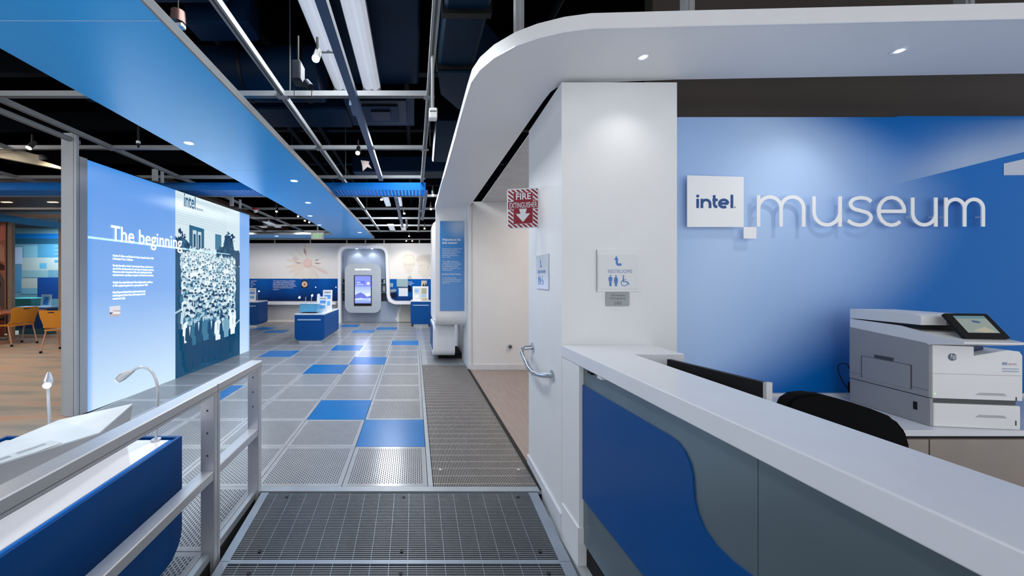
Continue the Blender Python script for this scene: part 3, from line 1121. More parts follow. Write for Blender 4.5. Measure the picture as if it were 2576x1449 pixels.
lbox('cabinet', 0.0, LEN, -0.135, -0.004, 0.0, LBH, m_greyfr)
lbox('end_channel', -0.006, 0.0, -0.135, -0.09, 0.0, LBH + 0.01, m_greyfr)
lbox('end_channel', -0.085, 0.0, -0.078, -0.040, 0.0, LBH + 0.01, m_greyfr)
lbox('end_channel', -0.085, 0.0, -0.037, -0.002, 0.0, LBH + 0.01, m_greyfr)
frB = frame_of(lp(0, 0, 0), U, UP)


def sat(px_):
    k = (px_ - CX) / F
    d_ = Bp - A
    t = (A.x - k * A.y) / (k * d_.y - d_.x)
    return t * LEN


def zat(px_, py_):
    q = lp(sat(px_), 0, 0)
    return H - (py_ - CY) / F * q.y


def lb_fn(u, v):
    top = c(104, 160, 236)
    mid = c(132, 178, 240)
    bot = c(214, 238, 255)
    col = mix(mid, top, (v - 0.45) / 0.5)
    col = mix(bot, col, (v - 0.0) / 0.48)
    col = mix(c(92, 160, 240), col, 0.3 + min(u, 1 - u) / 0.02)
    col = mix(c(70, 150, 235), col, (1 - v) / 0.03)
    return mix(col, c(180, 215, 250), 0.35 * max(0, u - 0.2))


grad('backlit_face', LEN, LBH, lb_fn, frame_of(lp(0, -0.001, 0), U, UP), m_backlit, lb, 46, 40)
# group photograph
P0, P1 = sat(441), sat(603)
PW = P1 - P0
random.seed(11)
TEAL = lambda k: c(0 + 244 * k ** 1.5, 50 + 203 * k ** 1.15, 84 + 171 * k)
polys = [([(0, 0.0), (PW, 0.0), (PW, LBH), (0, LBH)], TEAL(0.93))]
for j in range(12):
    z = 2.30 + j * 0.038
    polys.append(([(0, z), (PW * 0.75, z - 0.01), (PW * 0.75, z - 0.004), (0, z + 0.006)], TEAL(0.80)))
polys += [([(0, 0), (PW, 0), (PW, 1.78), (0, 1.86)], TEAL(0.16)),
          ([(0, 1.80), (0.32, 1.80), (0.30, 2.02), (0.18, 2.10), (0.08, 2.05), (0, 2.10)], TEAL(0.10)),
          ([(0.98, 1.70), (PW, 1.66), (PW, 1.98), (1.55, 2.02), (1.5, 2.2), (1.38, 2.28), (1.25, 2.22), (1.2, 2.05), (1.0, 2.0)], TEAL(0.12)),
          ([(0.30, 1.85), (0.66, 1.83), (0.66, 2.29), (0.30, 2.31)], TEAL(0.30)),
          ([(0.38, 1.9), (0.47, 1.9), (0.47, 2.24), (0.38, 2.24)], TEAL(0.88)),
          ([(0.50, 1.9), (0.59, 1.9), (0.59, 2.23), (0.50, 2.23)], TEAL(0.88)),
          ([(0.40, 1.95), (0.45, 1.95), (0.45, 2.18), (0.40, 2.18)], TEAL(0.15)),
          ([(0.52, 1.95), (0.57, 1.95), (0.57, 2.18), (0.52, 2.18)], TEAL(0.15)),
          ([(0.96, 1.98), (1.14, 1.98), (1.14, 2.25), (0.96, 2.25)], TEAL(0.42)),
          ([(0, 0.95), (0.12, 0.99), (0.12, 1.02), (0, 0.98)], TEAL(0.8)),
          ([(PW - 0.25, 0.55), (PW, 0.66), (PW, 0.69), (PW - 0.25, 0.58)], TEAL(0.8)),
          ([(0.95, 1.66), (PW, 1.70), (PW, 1.72), (0.95, 1.68)], TEAL(0.75))]


def ell(cx, cy, rx, ry, n=10, a0=0, a1=360):
    return [(cx + rx * math.cos(math.radians(a0 + (a1 - a0) * i / (n - (0 if a1 - a0 == 360 else 1)))), cy + ry * math.sin(math.radians(a0 + (a1 - a0) * i / (n - (0 if a1 - a0 == 360 else 1))))) for i in range(n)]


# ragged leaf clusters of the trees and hedges beside the building
for (u0, u1, v0, v1, n_) in ((0.0, 0.30, 1.78, 2.06, 60), (0.04, 0.22, 2.0, 2.2, 25), (1.0, PW - 0.03, 1.66, 2.02, 90), (1.22, 1.55, 1.95, 2.32, 50)):
    for _ in range(n_):
        u_, v_ = random.uniform(u0, u1), random.uniform(v0, v1)
        r_ = random.uniform(.015, .04)
        if u_ - r_ < 0.003 or u_ + r_ > PW - 0.003:
            continue
        polys.append(([(u_ + r_ * random.uniform(.5, 1.2) * math.cos(a_), v_ + r_ * random.uniform(.5, 1.2) * math.sin(a_)) for a_ in (0.2, 1.2, 2.3, 3.3, 4.4, 5.4)], TEAL(random.choice((0.0, 0.05, 0.1, 0.18, 0.3)))))
# speckled grass at the feet of the crowd
for _ in range(160):
    u_, v_ = random.uniform(0.02, PW - 0.04), random.uniform(0.02, 0.5)
    r_ = random.uniform(.004, .012)
    polys.append((ell(u_, v_, r_, r_, 5), TEAL(random.choice((0.0, 0.25, 0.35)))))
rows = 19
for i in range(rows):
    t = i / (rows - 1)
    v = 1.93 * (1 - t) + 0.76 * t
    hs = 0.018 + 0.040 * t ** 1.2
    n = int(30 - 21 * t)
    lo, hi = (0.30, 0.80) if i == 0 else (0.10 + 0.06 * t, PW - 0.16 - 0.1 * t)
    for k in range(n):
        u = lo + (hi - lo) * (k + 0.5 + random.uniform(-.35, .35)) / n
        vv = v + random.uniform(-.03, .03) * (1 + t)
        shade = random.choice((1.0, 0.97, 0.93, 1.0, 0.86, 0.62, 0.35 if t > 0.3 else 0.9, 0.14 if t > 0.5 else 0.9) + ((0.1, 0.25, 0.4, 0.15) if t > 0.8 else ()))
        bw, bl = hs * 1.75, hs * (4.4 + 1.6 * t)
        bl = min(bl, vv - 0.03)
        if t > 0.7 and vv - bl > 0.1:
            lg = min(hs * 6.5, vv - bl - 0.02)
            polys.append(([(u - bw * .7, vv - bl), (u + bw * .7, vv - bl), (u + bw * .5, vv - bl - lg), (u - bw * .5, vv - bl - lg)], TEAL(0.10)))
        polys.append(([(u - hs * .4, vv), (u + hs * .4, vv), (u + bw * .55, vv - hs * .38), (u + bw * .92, vv - hs * .75), (u + bw * 1.05, vv - bl * .62), (u + bw * .72, vv - bl * .7), (u + bw * .68, vv - bl), (u - bw * .68, vv - bl), (u - bw * .72, vv - bl * .7), (u - bw * 1.05, vv - bl * .62), (u - bw * .92, vv - hs * .75), (u - bw * .55, vv - hs * .38)], TEAL(shade)))
        if shade < 0.4:
            polys.append(([(u - hs * .35, vv - hs * .4), (u + hs * .35, vv - hs * .4), (u, vv - hs * 3)], TEAL(0.92)))
        elif shade > 0.8 and t > 0.35:
            polys.append(([(u - hs * .12, vv - hs * .8), (u + hs * .12, vv - hs * .8), (u + hs * .1, vv - hs * 3), (u - hs * .1, vv - hs * 3)], TEAL(0.45)))
        polys.append((ell(u, vv + hs * .75, hs * .78, hs, 10), TEAL(random.choice((0.88, 0.8, 0.72, 0.92)))))
        polys.append((ell(u, vv + hs * 1.12, hs * .80, hs * .70, 8, -8, 188), TEAL(random.choice((0.02, 0.06, 0.12, 0.4)))))
        if t > 0.35:
            for sgn in (-1, 1):
                polys.append((ell(u + sgn * hs * .3, vv + hs * .80, hs * .15, hs * .09, 6), TEAL(0.15)))
            polys.append(([(u - hs * .25, vv + hs * .25), (u + hs * .25, vv + hs * .25), (u + hs * .2, vv + hs * .17), (u - hs * .2, vv + hs * .17)], TEAL(0.4)))
draw('group_photo', polys, frame_of(lp(P0, 0.0005, 0), U, UP), m_backlit, lb, lift=0.000012)
m_glow = mat('backlit_white', (0.9, 0.95, 1), 0.4, emit=0.95, ecol=(0.93, 0.98, 1), var=0)
m_glow2 = mat('backlit_pale_blue', c(180, 222, 250), 0.4, emit=0.9, ecol=c(186, 226, 252), var=0)
m_tealink = mat('backlit_teal_ink', c(30, 90, 120), 0.4, emit=0.6, ecol=c(30, 90, 125), var=0)
TZ = 1.925
text('logo_lettering', 'intel', 0.30, frame_of(lp(sat(461), 0.008, zat(475, 522)), U, UP), m_tealink, lb, width=sat(490) - sat(461), bold=0.004)
text('small_lettering', 'CORPORATION', 0.05, frame_of(lp(sat(491), 0.008, zat(491, 527)), U, UP), m_tealink, lb, width=sat(510) - sat(491))
lbox('title_line', 0.0, sat(468), 0.004, 0.0055, TZ - 0.012, TZ + 0.012, m_glow2)
lbox('title_line', sat(468), P1 - 0.35, 0.008, 0.0085, TZ - 0.20 + 0.2 - 0.006, TZ + 0.006, m_glow2)
text('title_lettering', 'The beginning', 0.265, frame_of(lp(sat(277), 0.010, TZ - 0.008), U, UP), m_glow, lb, width=sat(456) - sat(277), bold=0.0025)
para = ((645, 0.62, ['Gordon E. Moore and Robert N. Noyce founded Intel in 1968', 'in Mountain View, California.']),
        (670, 0.625, ['Shortly thereafter, Andy S. Grove joined them, and the three', 'men led the development of a new type of computer memory.', 'Numerous other innovations followed, including Intel’s first', 'microprocessor, sparking a computer and Internet revolution.']),
        (713, 0.605, ['Outside the original Mountain View facility, Intel’s workforce', 'of 106 employees gathers for a group photo in 1969.']),
        (738, 0.48, ['Robert Noyce and Gordon Moore, Intel co-founders, stand', 'in the foreground. Andrew Grove, third employee, is in the', 'second row, far right.']))
for (py_, w_, ls) in para:
    text('paragraph_text', ls, 0.036, frame_of(lp(sat(283), 0.003, zat(283, py_)), U, UP), m_glow, lb, width=w_ * 1.0, lh=1.04, bold=0.0008)
t0, t1 = sat(275), sat(302)
tz1, tz0 = zat(275, 771), zat(275, 797)
tw, thh = t1 - t0, tz1 - tz0
draw('thumbnail_photo', [([(0, 0), (tw, 0), (tw, thh), (0, thh)], c(225, 225, 232)), ([(0, 0), (tw, 0), (tw, thh * .25), (0, thh * .2)], c(200, 180, 180)),
                         ([(0, thh * .2), (tw * .2, thh * .25), (tw * .3, thh * .45), (tw * .1, thh * .4), (0, thh * .45)], c(90, 90, 110)),
                         ([(tw * .3, thh * .25), (tw * .95, thh * .15), (tw * .95, thh * .45), (tw * .4, thh * .5)], c(238, 236, 240)),
                         ([(tw * .3, thh * .52), (tw, thh * .42), (tw, thh * .5), (tw * .4, thh * .57)], c(170, 120, 135))], frame_of(lp(t0, 0.004, tz0), U, UP), m_backlit, lb)
# light that the box throws on the floor
lm = lamp('AREA', lp(LEN * 0.5, 0.06, 1.4), 34, (0.72, 0.87, 1.0), lp(LEN * 0.5, 2, 1.0), LEN * 0.95, 2.6, name='light_box_light')

# grey posts and frames beside the light box
gp = thing('partition_post', 'tall grey partition post beside the light box', 'post', (-3.73, 3.92, 0))
part('post_shaft', bx(-3.735, -3.598, 3.855, 3.887, 0.0, 3.02), m_greyfr, gp)
part('post_back', bx(-3.79, -3.742, 3.887, 3.945, 0.0, 3.02), m_greyfr, gp)
part('post_groove', bx(-3.630, -3.627, 3.854, 3.856, 0.0, 3.02), m_strutdark, gp)
for (px_, yb, wdt) in ((390, 5.0, 0.03), (583, 6.7, 0.03), (604, 6.9, 0.015), (408, 5.1, 0.012)):
    X = (px_ - CX) / F * yb
    o = part('stub_post', bx(X - wdt, X + wdt, yb - 0.02, yb + 0.02, 2.82, 2.98), m_greyfr, cg)
tag(obj('upper_panel', bx(-4.2, -3.75, 4.05, 9.0, 2.80, 2.86), m_black), 'black panel closing the gap above the light box', 'panel')

# ================================================================== DISPLAY CASE (near left)
DX1, DX0, DY1, DY0, DZ = -1.226, -2.15, 1.912, 0.15, 0.62
dc = thing('display_case', 'blue display case with white top behind the ramp guard rail', 'display case', ((DX0 + DX1) / 2, 1.0, 0))
part('case_body', prism_y(rrect(DX0, DX1, 0.03, DZ, 0.0001, 1), DY0, DY1), m_bluedark, dc).hide_render = False
bpy.data.objects.remove(dc.children[-1])
bd = prism_x(rrect(DY0, DY1, 0.03, DZ - 0.004, 0.13, 8, (0, 0, 1, 1)), DX0, DX1)
part('case_body', bd, m_bluedark, dc, True)
rim = B()
for (a, b_, e, f) in ((DX0, DX1, DY1 - 0.018, DY1), (DX0, DX1, DY0, DY0 + 0.018), (DX0, DX0 + 0.018, DY0 + 0.018, DY1 - 0.018), (DX1 - 0.018, DX1, DY0 + 0.018, DY1 - 0.018)):
    box(rim, a, b_, e, f, DZ - 0.004, DZ + 0.014)
part('case_rim', rim, m_bluedark, dc)
g2 = B()
box(g2, DX0 + 0.018, DX1 - 0.018, DY0 + 0.018, DY1 - 0.018, DZ - 0.004, DZ - 0.002)
part('shadow_gap', g2, m_blk, dc)
part('inner_lip', bx(DX0 + 0.030, DX1 - 0.030, DY0 + 0.030, DY1 - 0.030, DZ - 0.003, DZ + 0.006), m_blue2, dc)
part('white_top', bx(DX0 + 0.042, DX1 - 0.042, DY0 + 0.042, DY1 - 0.042, DZ, DZ + 0.010), mat('white_gloss_top', c(240, 236, 236), 0.12, var=0.01), dc)
part('base', bx(DX0 + 0.15, DX1 - 0.15, DY0 + 0.2, DY1 - 0.2, 0.0, 0.035), m_alu, dc)
lamp('AREA', (-1.65, 1.1, 1.9), 0.8, (1, 0.97, 0.95), (-1.65, 1.1, 0), 0.3, name='case_light')

# slanted white reading stand on the case
rs = thing('reading_stand', 'white faceted reading stand on the blue display case', 'display stand', (-1.5, 1.5, DZ + 0.01))
tops = [Vector((-1.45, 1.866, 0.814)), Vector((-1.82, 1.855, 0.734)), Vector((-1.84, 1.30, 0.672)), Vector((-1.80, 0.80, 0.72)), Vector((-1.45, 0.90, 0.868)), Vector((-1.45, 1.668, 0.748))]
bots = [Vector((-1.65 + (p.x + 1.65) * 0.92, 1.35 + (p.y - 1.35) * 0.96, DZ + 0.0105)) for p in tops]
bm = B()
va = [bm.verts.new(p) for p in tops]
vb = [bm.verts.new(p) for p in bots]
for i in range(len(va)):
    j = (i + 1) % len(va)
    bm.faces.new((va[i], va[j], vb[j], vb[i]))
bm.faces.new(vb)
part('stand_body', bm, mat('stand_grey', c(176, 178, 182), 0.5), rs)
bm = B()
lift = [Vector((0, 0, 0.006))] * len(tops)
va = [bm.verts.new(p + Vector((0, 0, 0.0005))) for p in tops]
vb = [bm.verts.new(p + Vector((0, 0, 0.007))) for p in tops]
bm.faces.new((vb[0], vb[1], vb[5]))
bm.faces.new((vb[1], vb[2], vb[3], vb[5]))
bm.faces.new((vb[3], vb[4], vb[5]))
bm.faces.new((va[0], va[5], va[1]))
bm.faces.new((va[1], va[5], va[3], va[2]))
bm.faces.new((va[3], va[5], va[4]))
for i in range(6):
    j = (i + 1) % 6
    bm.faces.new((va[i], va[j], vb[j], vb[i]))
part('stand_top', bm, mat('stand_white', c(214, 222, 226), 0.5), rs)
pa, pb_, pc = tops[1], tops[3], tops[5]
nn = (tops[3] - tops[1]).cross(tops[5] - tops[1]).normalized()
if nn.z < 0:
    nn = -nn
uu = (tops[5] - tops[3]).normalized()
vv_ = nn.cross(uu)
org = tops[5] * 0.62 + tops[3] * 0.30 + tops[1] * 0.08 + nn * 0.009
draw('caption_print', [([(-0.14, 0.0), (0.16, 0.0), (0.16, 0.09), (-0.14, 0.09)], c(200, 208, 212)), ([(-0.11, 0.045), (0.02, 0.045), (0.02, 0.075), (-0.11, 0.075)], c(150, 160, 168)),
                       ([(0.04, 0.05), (0.13, 0.05), (0.13, 0.058), (0.04, 0.058)], c(170, 176, 182)), ([(0.04, 0.065), (0.13, 0.065), (0.13, 0.073), (0.04, 0.073)], c(170, 176, 182))],
     frame_of(org, uu, vv_), m_printd, rs)


def curve_pts(P, n=6):
    P = [Vector(p) for p in P]
    P = [P[0] * 2 - P[1]] + P + [P[-1] * 2 - P[-2]]
    out_ = []
    for i in range(1, len(P) - 2):
        for k in range(n):
            t = k / n
            out_.append(0.5 * ((2 * P[i]) + (-P[i - 1] + P[i + 1]) * t + (2 * P[i - 1] - 5 * P[i] + 4 * P[i + 1] - P[i + 2]) * t * t + (-P[i - 1] + 3 * P[i] - 3 * P[i + 1] + P[i + 2]) * t ** 3))
    return out_ + [P[-2]]


def gooseneck(name, label, base, path, head_pts, radii, cool=True):
    t = thing(name, label, 'lamp', base)
    part('base_disc', cyl(B(), base, Vector(base) + Vector((0, 0, 0.008)), 0.022, n=18), m_alu, t, True)
    part('stem', tube(B(), path if len(path) < 4 else curve_pts(path), 0.0070, 10), mat('lamp_white_metal', c(206, 210, 216), 0.3, 0.3), t, True)
    part('head', tube(B(), head_pts, radii, 16), m_alu, t, True)
    e0, e1 = Vector(head_pts[-2]), Vector(head_pts[-1])
    d_ = (e1 - e0).normalized()
    part('lens', cyl(B(), e1, e1 + d_ * 0.004, radii[-1] * 0.8, n=14), mat('led_lens', (1, 1, 1), 0.3, emit=14, ecol=(0.95, 0.98, 1)), t)
    lamp('SPOT', e1 + d_ * 0.012, 0.2, (0.95, 0.98, 1), e1 + d_ + Vector((0, 0, -0.3)), 0.01, spot=110, blend=0.7)


ba = Vector((-1.33, 1.866, DZ + 0.0102))
Yg = 1.866
path = [ba, W(395, 1040, Yg), W(397, 985, Yg), W(392, 955, Yg), W(380, 934, Yg), W(362, 924, Yg), W(345, 926, Yg), W(334, 933, Yg)]
gooseneck('gooseneck_lamp', 'slim gooseneck lamp bending over the reading stand', ba, path, [W(336, 932, Yg), W(322, 939, Yg), W(308, 948, Yg), W(297, 956, Yg)], [0.008, 0.016, 0.020, 0.015])
Yh = 1.868
bb_ = Vector((W(126, 0, Yh).x, Yh, DZ + 0.0102))
path = [bb_, W(125, 1060, Yh), W(122, 1010, Yh), W(121, 980, Yh + 0.02), W(122, 958, Yh + 0.05), W(122, 940, Yh + 0.05)]
gooseneck('gooseneck_lamp', 'gooseneck lamp with its lit head turned towards the ramp', bb_, path, [W(122, 938, Yh + 0.05), W(121, 955, Yh + 0.02), W(119, 965, Yh - 0.01), W(118, 970, Yh - 0.03)], [0.008, 0.019, 0.023, 0.017])

# ================================================================== RECEPTION DESK
KX = 0.873
dk = thing('reception_desk', 'white reception counter with grey metal front and blue wave graphic', 'reception desk', (1.0, 1.2, -0.06))
ct = B()
prism_z([(KX, 2.149), (KX, -0.9), (1.148, -0.9), (1.148, 1.90), (1.417, 1.90), (1.417, 2.149)], 1.002, 1.070, ct)
o = part('counter_top', ct, m_counter, dk)
bv = o.modifiers.new('soft_edge', 'BEVEL')
bv.width = 0.004
bv.segments = 2
part('counter_return', bx(1.16, 1.417, 1.903, 2.149, 0.80, 1.002), m_counter, dk)
part('end_leg', bx(KX + 0.004, 1.12, 1.926, 2.149, -0.06, 1.002), m_white, dk)
part('leg_base', bx(KX - 0.004, 1.12, 1.922, 2.139, -0.06, 0.14), m_white, dk)
FX = 0.900
m_metal = mat('grey_metal_laminate', c(118, 134, 142), 0.33, 0.6, var=0.08, scale=2.0)
sy = FX * F / (1907 - CX)
part('front_panel', bx(FX, FX + 0.02, sy + 0.001, 1.926, 0.06, 1.002), m_metal, dk)
part('front_panel', bx(FX, FX + 0.02, -0.9, sy - 0.001, 0.06, 1.002), m_metal, dk)
part('toe_kick', bx(FX + 0.015, FX + 0.035, -0.9, 1.926, -0.06, 0.065), m_void, dk)
part('desk_back', bx(FX + 0.02, 1.12, -0.9, 1.926, -0.06, 1.0), m_white, dk)
# blue wave on the front, traced on the panel plane in metres
wave_px = [(1455, 962), (1500, 988), (1560, 1023), (1620, 1058), (1680, 1093), (1704, 1110), (1722, 1134), (1736, 1164), (1743, 1195), (1745, 1225), (1747, 1255), (1755, 1290), (1772, 1330), (1800, 1370), (1840, 1409), (1896, 1452), (2020, 1540), (1760, 1640), (1620, 1449), (1560, 1372), (1500, 1297), (1455, 1240)]
wp2 = []
for (a, b_) in wave_px:
    q = onX(a, b_, FX - 0.004)
    wp2.append((-q.y, q.z))
wz = min(p[1] for p in wp2)
wp2 = [(p[0], max(p[1], 0.062)) for p in wp2]
wb_ = B()
prism(wb_, wp2, lambda p: Vector((FX - 0.006, -p[0], p[1])), lambda p: Vector((FX, -p[0], p[1])))
part('blue_wave', wb_, mat('deep_blue_gloss', c(0, 74, 140), 0.32, var=0.05, scale=1.5, spec=0.25), dk, label='blue wave shaped panel on the desk front')
part('cable_clip', bx(KX + 0.006, KX + 0.03, 1.80, 1.84, 0.985, 1.002), m_blk, dk)
part('cable_clip', bx(KX + 0.006, KX + 0.03, 1.70, 1.74, 0.988, 1.002), m_white, dk)

# back worktop and cabinet
wk = thing('back_worktop', 'white back worktop along the blue wall carrying the printer', 'worktop', (2.6, 2.0, -0.06))
part('worktop', bx(1.58, 5.5, 1.775, LWY - 0.002, 0.69, 0.72, 0.003), m_counter, wk)
part('back_lip', bx(1.58, 5.5, LWY - 0.02, LWY - 0.002, 0.72, 0.735), m_counter, wk)
m_taupe = mat('taupe_cabinet', c(150, 138, 130), 0.35)
xk = 2.0
while xk < 5.4:
    part('cabinet_door', bx(xk + 0.004, xk + 0.556, 1.80, 1.82, -0.02, 0.665), m_taupe, wk)
    xk += 0.56
part('cabinet_body', bx(2.0, 5.4, 1.822, LWY - 0.01, -0.06, 0.67), m_blk, wk)

# printer
PX0, PX1, PY0, PY1 = 2.602, 2.981, 1.82, 2.20
pt = thing('office_printer', 'white and grey office multifunction printer on the back worktop', 'printer', (2.602, 1.82, 0.7205))
m_pw = mat('printer_white', c(236, 236, 237), 0.4, var=0.01)
m_pg = mat('printer_grey', c(158, 158, 160), 0.5, var=0.02)
m_pd = mat('printer_dark', c(70, 72, 74), 0.5)
fy = lambda py_: H - (py_ - CY) / F * PY0
fx = lambda px_: 2.602 + ((px_ - CX) / F * PY0 - 2.602) * 0.86
part('paper_tray', bx(PX0 + 0.008, PX1 - 0.005, PY0, PY1, 0.7205, fy(1014), 0.006, 2), m_pw, pt)
part('tray_gap', bx(PX0 + 0.008, PX1 - 0.012, PY0 + 0.012, PY1, fy(1014), fy(1001)), m_pd, pt)
# front cover with stepped top
fc = [(PX0 + 0.004, fy(1001)), (PX1, fy(1001)), (PX1, fy(890)), (PX1 - 0.012, fy(880)), (PX1 - 0.06, fy(877)), (fx(2448), fy(893)), (fx(2448), fy(870)), (PX0 + 0.004, fy(868))]
part('front_cover', prism_y(fc, PY0, PY1 - 0.02), m_pw, pt)
part('side_panel', prism_x([(PY0 + 0.006, fy(1001)), (PY1, fy(1001)), (PY1, 1.172), (PY0 + 0.02, 1.138), (PY0 + 0.006, 1.128)], PX0 - 0.006, PX0 + 0.004), m_pg, pt)
part('lower_side_panel', bx(PX0 - 0.004, PX0 + 0.008, PY0 + 0.004, PY1, 0.722, fy(1003)), m_pg, pt)
part('side_tray_door', prism_x(rrect(1.90, 2.13, 0.885, 1.01, 0.012, 4), PX0 - 0.0085, PX0 - 0.006), m_pg, pt)
dl_ = B()
for (a, b_, e, f) in ((1.898, 2.132, 1.010, 1.012), (1.896, 1.898, 0.885, 1.012), (2.132, 2.134, 0.885, 1.012)):
    box(dl_, PX0 - 0.0082, PX0 - 0.006, a, b_, e, f)
part('door_seam', dl_, m_pd, pt)
part('side_handle', bx(PX0 - 0.012, PX0 - 0.006, 1.975, 2.065, 1.015, 1.032, 0.002), m_pd, pt)
part('latch', bx(PX0 - 0.007, PX0 - 0.003, 1.875, 1.89, 0.785, 0.825), m_blk, pt)
for z in (0.90, 0.865):
    part('side_seam', bx(PX0 - 0.0068, PX0 - 0.0058, PY0 + 0.01, PY1, z - 0.001, z + 0.0005), m_pd, pt)
part('front_seam', bx(PX0 + 0.006, PX1 - 0.004, PY0 - 0.0008, PY0, fy(940), fy(939)), mat('seam_grey', c(170, 171, 175), 0.5), pt)
for py_ in (996 - 6, 1045):
    part('tray_grip', prism_y([(fx(2452), fy(py_)), (fx(2528), fy(py_)), (fx(2520), fy(py_ - 6)), (fx(2462), fy(py_ - 6))], PY0 - 0.002, PY0), mat('grip_shadow_grey', c(182, 183, 187), 0.5), pt)
part('tray_marker', bx(fx(2549), fx(2552), PY0 - 0.001, PY0, fy(1002), fy(992)), m_pd, pt)
part('tray_marker', bx(fx(2548), fx(2551), PY0 - 0.001, PY0, fy(1062), fy(1050)), m_pd, pt)
part('output_bay', bx(fx(2450), PX1 - 0.1, PY0 + 0.05, PY1 - 0.03, fy(893), fy(866)), mat('bay_navy', c(36, 52, 92), 0.5), pt)
# scanner
sb_ = [(1.70, 1.158), (1.74, 1.148), (1.83, 1.131), (2.20, 1.150), (2.20, 1.222), (1.95, 1.212), (1.78, 1.176), (1.70, 1.166)]
part('scanner_base', prism_x(sb_, PX0 - 0.004, PX1 - 0.13), m_pw, pt)
part('scanner_gap', bx(PX0 + 0.006, PX1 - 0.16, 1.86, 2.19, 1.205, 1.226), m_blk, pt)
part('scanner_lid', prism_x([(1.86, 1.226), (2.20, 1.226), (2.20, 1.282), (1.90, 1.282), (1.86, 1.272)], PX0 - 0.004, PX1 - 0.155), m_pw, pt)
part('lid_cap', prism_x([(1.845, 1.228), (1.862, 1.228), (1.862, 1.270), (1.845, 1.264)], PX0 + 0.09, PX1 - 0.165), mat('lid_warm_grey', c(186, 184, 184), 0.4), pt)
# control tablet
q0, q1 = Vector((2.655, 1.745, 1.180)), Vector((2.655, 1.825, 1.290))
tu, tv = Vector((1, 0, 0)), (q1 - q0).normalized()
tn = tu.cross(tv)
th_ = (q1 - q0).length
tb = B()
prism(tb, rrect(0, 0.185, 0, th_, 0.008, 4), lambda p: q0 + tu * p[0] + tv * p[1], lambda p: q0 + tu * p[0] + tv * p[1] - tn * 0.012)
part('control_panel', tb, m_blk, pt)
draw('control_screen', [([(0.032, 0.028), (0.162, 0.028), (0.162, th_ - 0.014), (0.032, th_ - 0.014)], c(122, 132, 128)), ([(0.032, th_ - 0.03), (0.162, th_ - 0.03), (0.162, th_ - 0.014), (0.032, th_ - 0.014)], c(88, 116, 124)),
                        ([(0.09, 0.085), (0.12, 0.080), (0.12, 0.092), (0.09, 0.097)], c(60, 80, 110)), ([(0.06, 0.04), (0.12, 0.06), (0.15, 0.035), (0.1, 0.03)], c(150, 146, 128))], frame_of(q0 + tn * 0.0006, tu, tv), m_screen, pt)
part('panel_arm', cyl(B(), (2.72, 1.80, 1.215), (2.72, 1.87, 1.240), 0.010, n=10), m_blk, pt)
# round emblem and small labels
ec = Vector((fx(2395), PY0 - 0.0012, fy(897)))
part('emblem_disc', cyl(B(), ec + Vector((0, 0.001, 0)), ec, 0.0185, n=24), mat('emblem_grey_blue', c(88, 104, 124), 0.4), pt)
text('emblem_letters', 'hp', 0.034, frame_of(ec + Vector((-0.0125, -0.001, -0.007)), Vector((1, 0, 0.0)), Vector((0.18, 0, 1))), m_pw, pt, width=0.025)
draw('label_print', [([(fx(2517), fy(914)), (fx(2529), fy(914)), (fx(2529), fy(907)), (fx(2517), fy(907))], c(150, 160, 196)), ([(fx(2533), fy(914)), (fx(2551), fy(914)), (fx(2551), fy(909)), (fx(2533), fy(909))], c(210, 186, 196)),
                     ([(fx(2517), fy(924)), (fx(2556), fy(924)), (fx(2556), fy(922)), (fx(2517), fy(922))], c(160, 170, 205)), ([(fx(2517), fy(930)), (fx(2556), fy(930)), (fx(2556), fy(928)), (fx(2517), fy(928))], c(160, 170, 205))], frame_of((0, PY0 - 0.0008, 0), FRONT_U, UP), m_printd, pt)
part('power_led', cyl(B(), (fx(2351), PY0 - 0.002, fy(990)), (fx(2351), PY0, fy(990)), 0.003, n=8), mat('led_green', c(150, 230, 120), 0.4, emit=1.0), pt)
pt.rotation_euler = (0, 0, math.radians(-7))
# cable behind the printer
cp = [W(2150, 1000, 2.25), W(2138, 985, 2.26), W(2120, 960, 2.26), W(2108, 930, 2.26), W(2112, 916, 2.26), W(2130, 916, 2.26), W(2140, 935, 2.26), W(2146, 960, 2.26), W(2142, 990, 2.25), W(2140, 1005, 2.25)]
tag(obj('power_cable', tube(B(), curve_pts(cp), 0.0028, 6), m_blk, None, True), 'looped black power cable behind the printer', 'cable')
tag(obj('power_adapter', bx(W(2140, 0, 2.25).x, W(2156, 0, 2.25).x, 2.235, 2.27, W(0, 990, 2.25).z, W(0, 962, 2.25).z, 0.006), m_blk), 'black power adapter hanging behind the printer', 'adapter')

# monitor behind the counter
mo = thing('desktop_monitor', 'black desktop monitor seen from behind over the counter edge', 'monitor', (1.36, 1.65, 0.7))
ma, mb2 = Vector((1.312, 1.865, 0)), Vector((1.402, 1.43, 0))
mu = (mb2 - ma)
ml = mu.length
mu.normalize()
mn = Vector((0, 0, 1)).cross(mu)
def mpt(s_, n_, z):
    q = ma + mu * s_ + mn * n_
    return Vector((q.x, q.y, z))
for (nm, s0, s1, n0, n1, z0, z1, mm_) in (('screen_back', 0, ml - 0.012, -0.012, 0.012, 0.76, 1.050, m_blk), ('side_frame', ml - 0.012, ml, -0.014, 0.016, 0.76, 1.052, m_alu), ('rear_bulge', 0.12, 0.32, -0.03, -0.012, 0.82, 1.0, m_blk), ('stand', 0.18, 0.26, -0.04, -0.01, 0.70, 0.85, m_blk)):
    b = B()
    prism(b, [(s0, n0), (s1, n0), (s1, n1), (s0, n1)], lambda p: mpt(p[0], p[1], z0), lambda p: mpt(p[0], p[1], z1))
    part(nm, b, mm_, mo)
part('foot', cyl(B(), mpt(0.22, -0.02, 0.685), mpt(0.22, -0.02, 0.70), 0.07, n=24), m_blk, mo)
ds = thing('staff_desk', 'low white staff desk behind the reception counter', 'desk', (1.4, 1.2, -0.06))
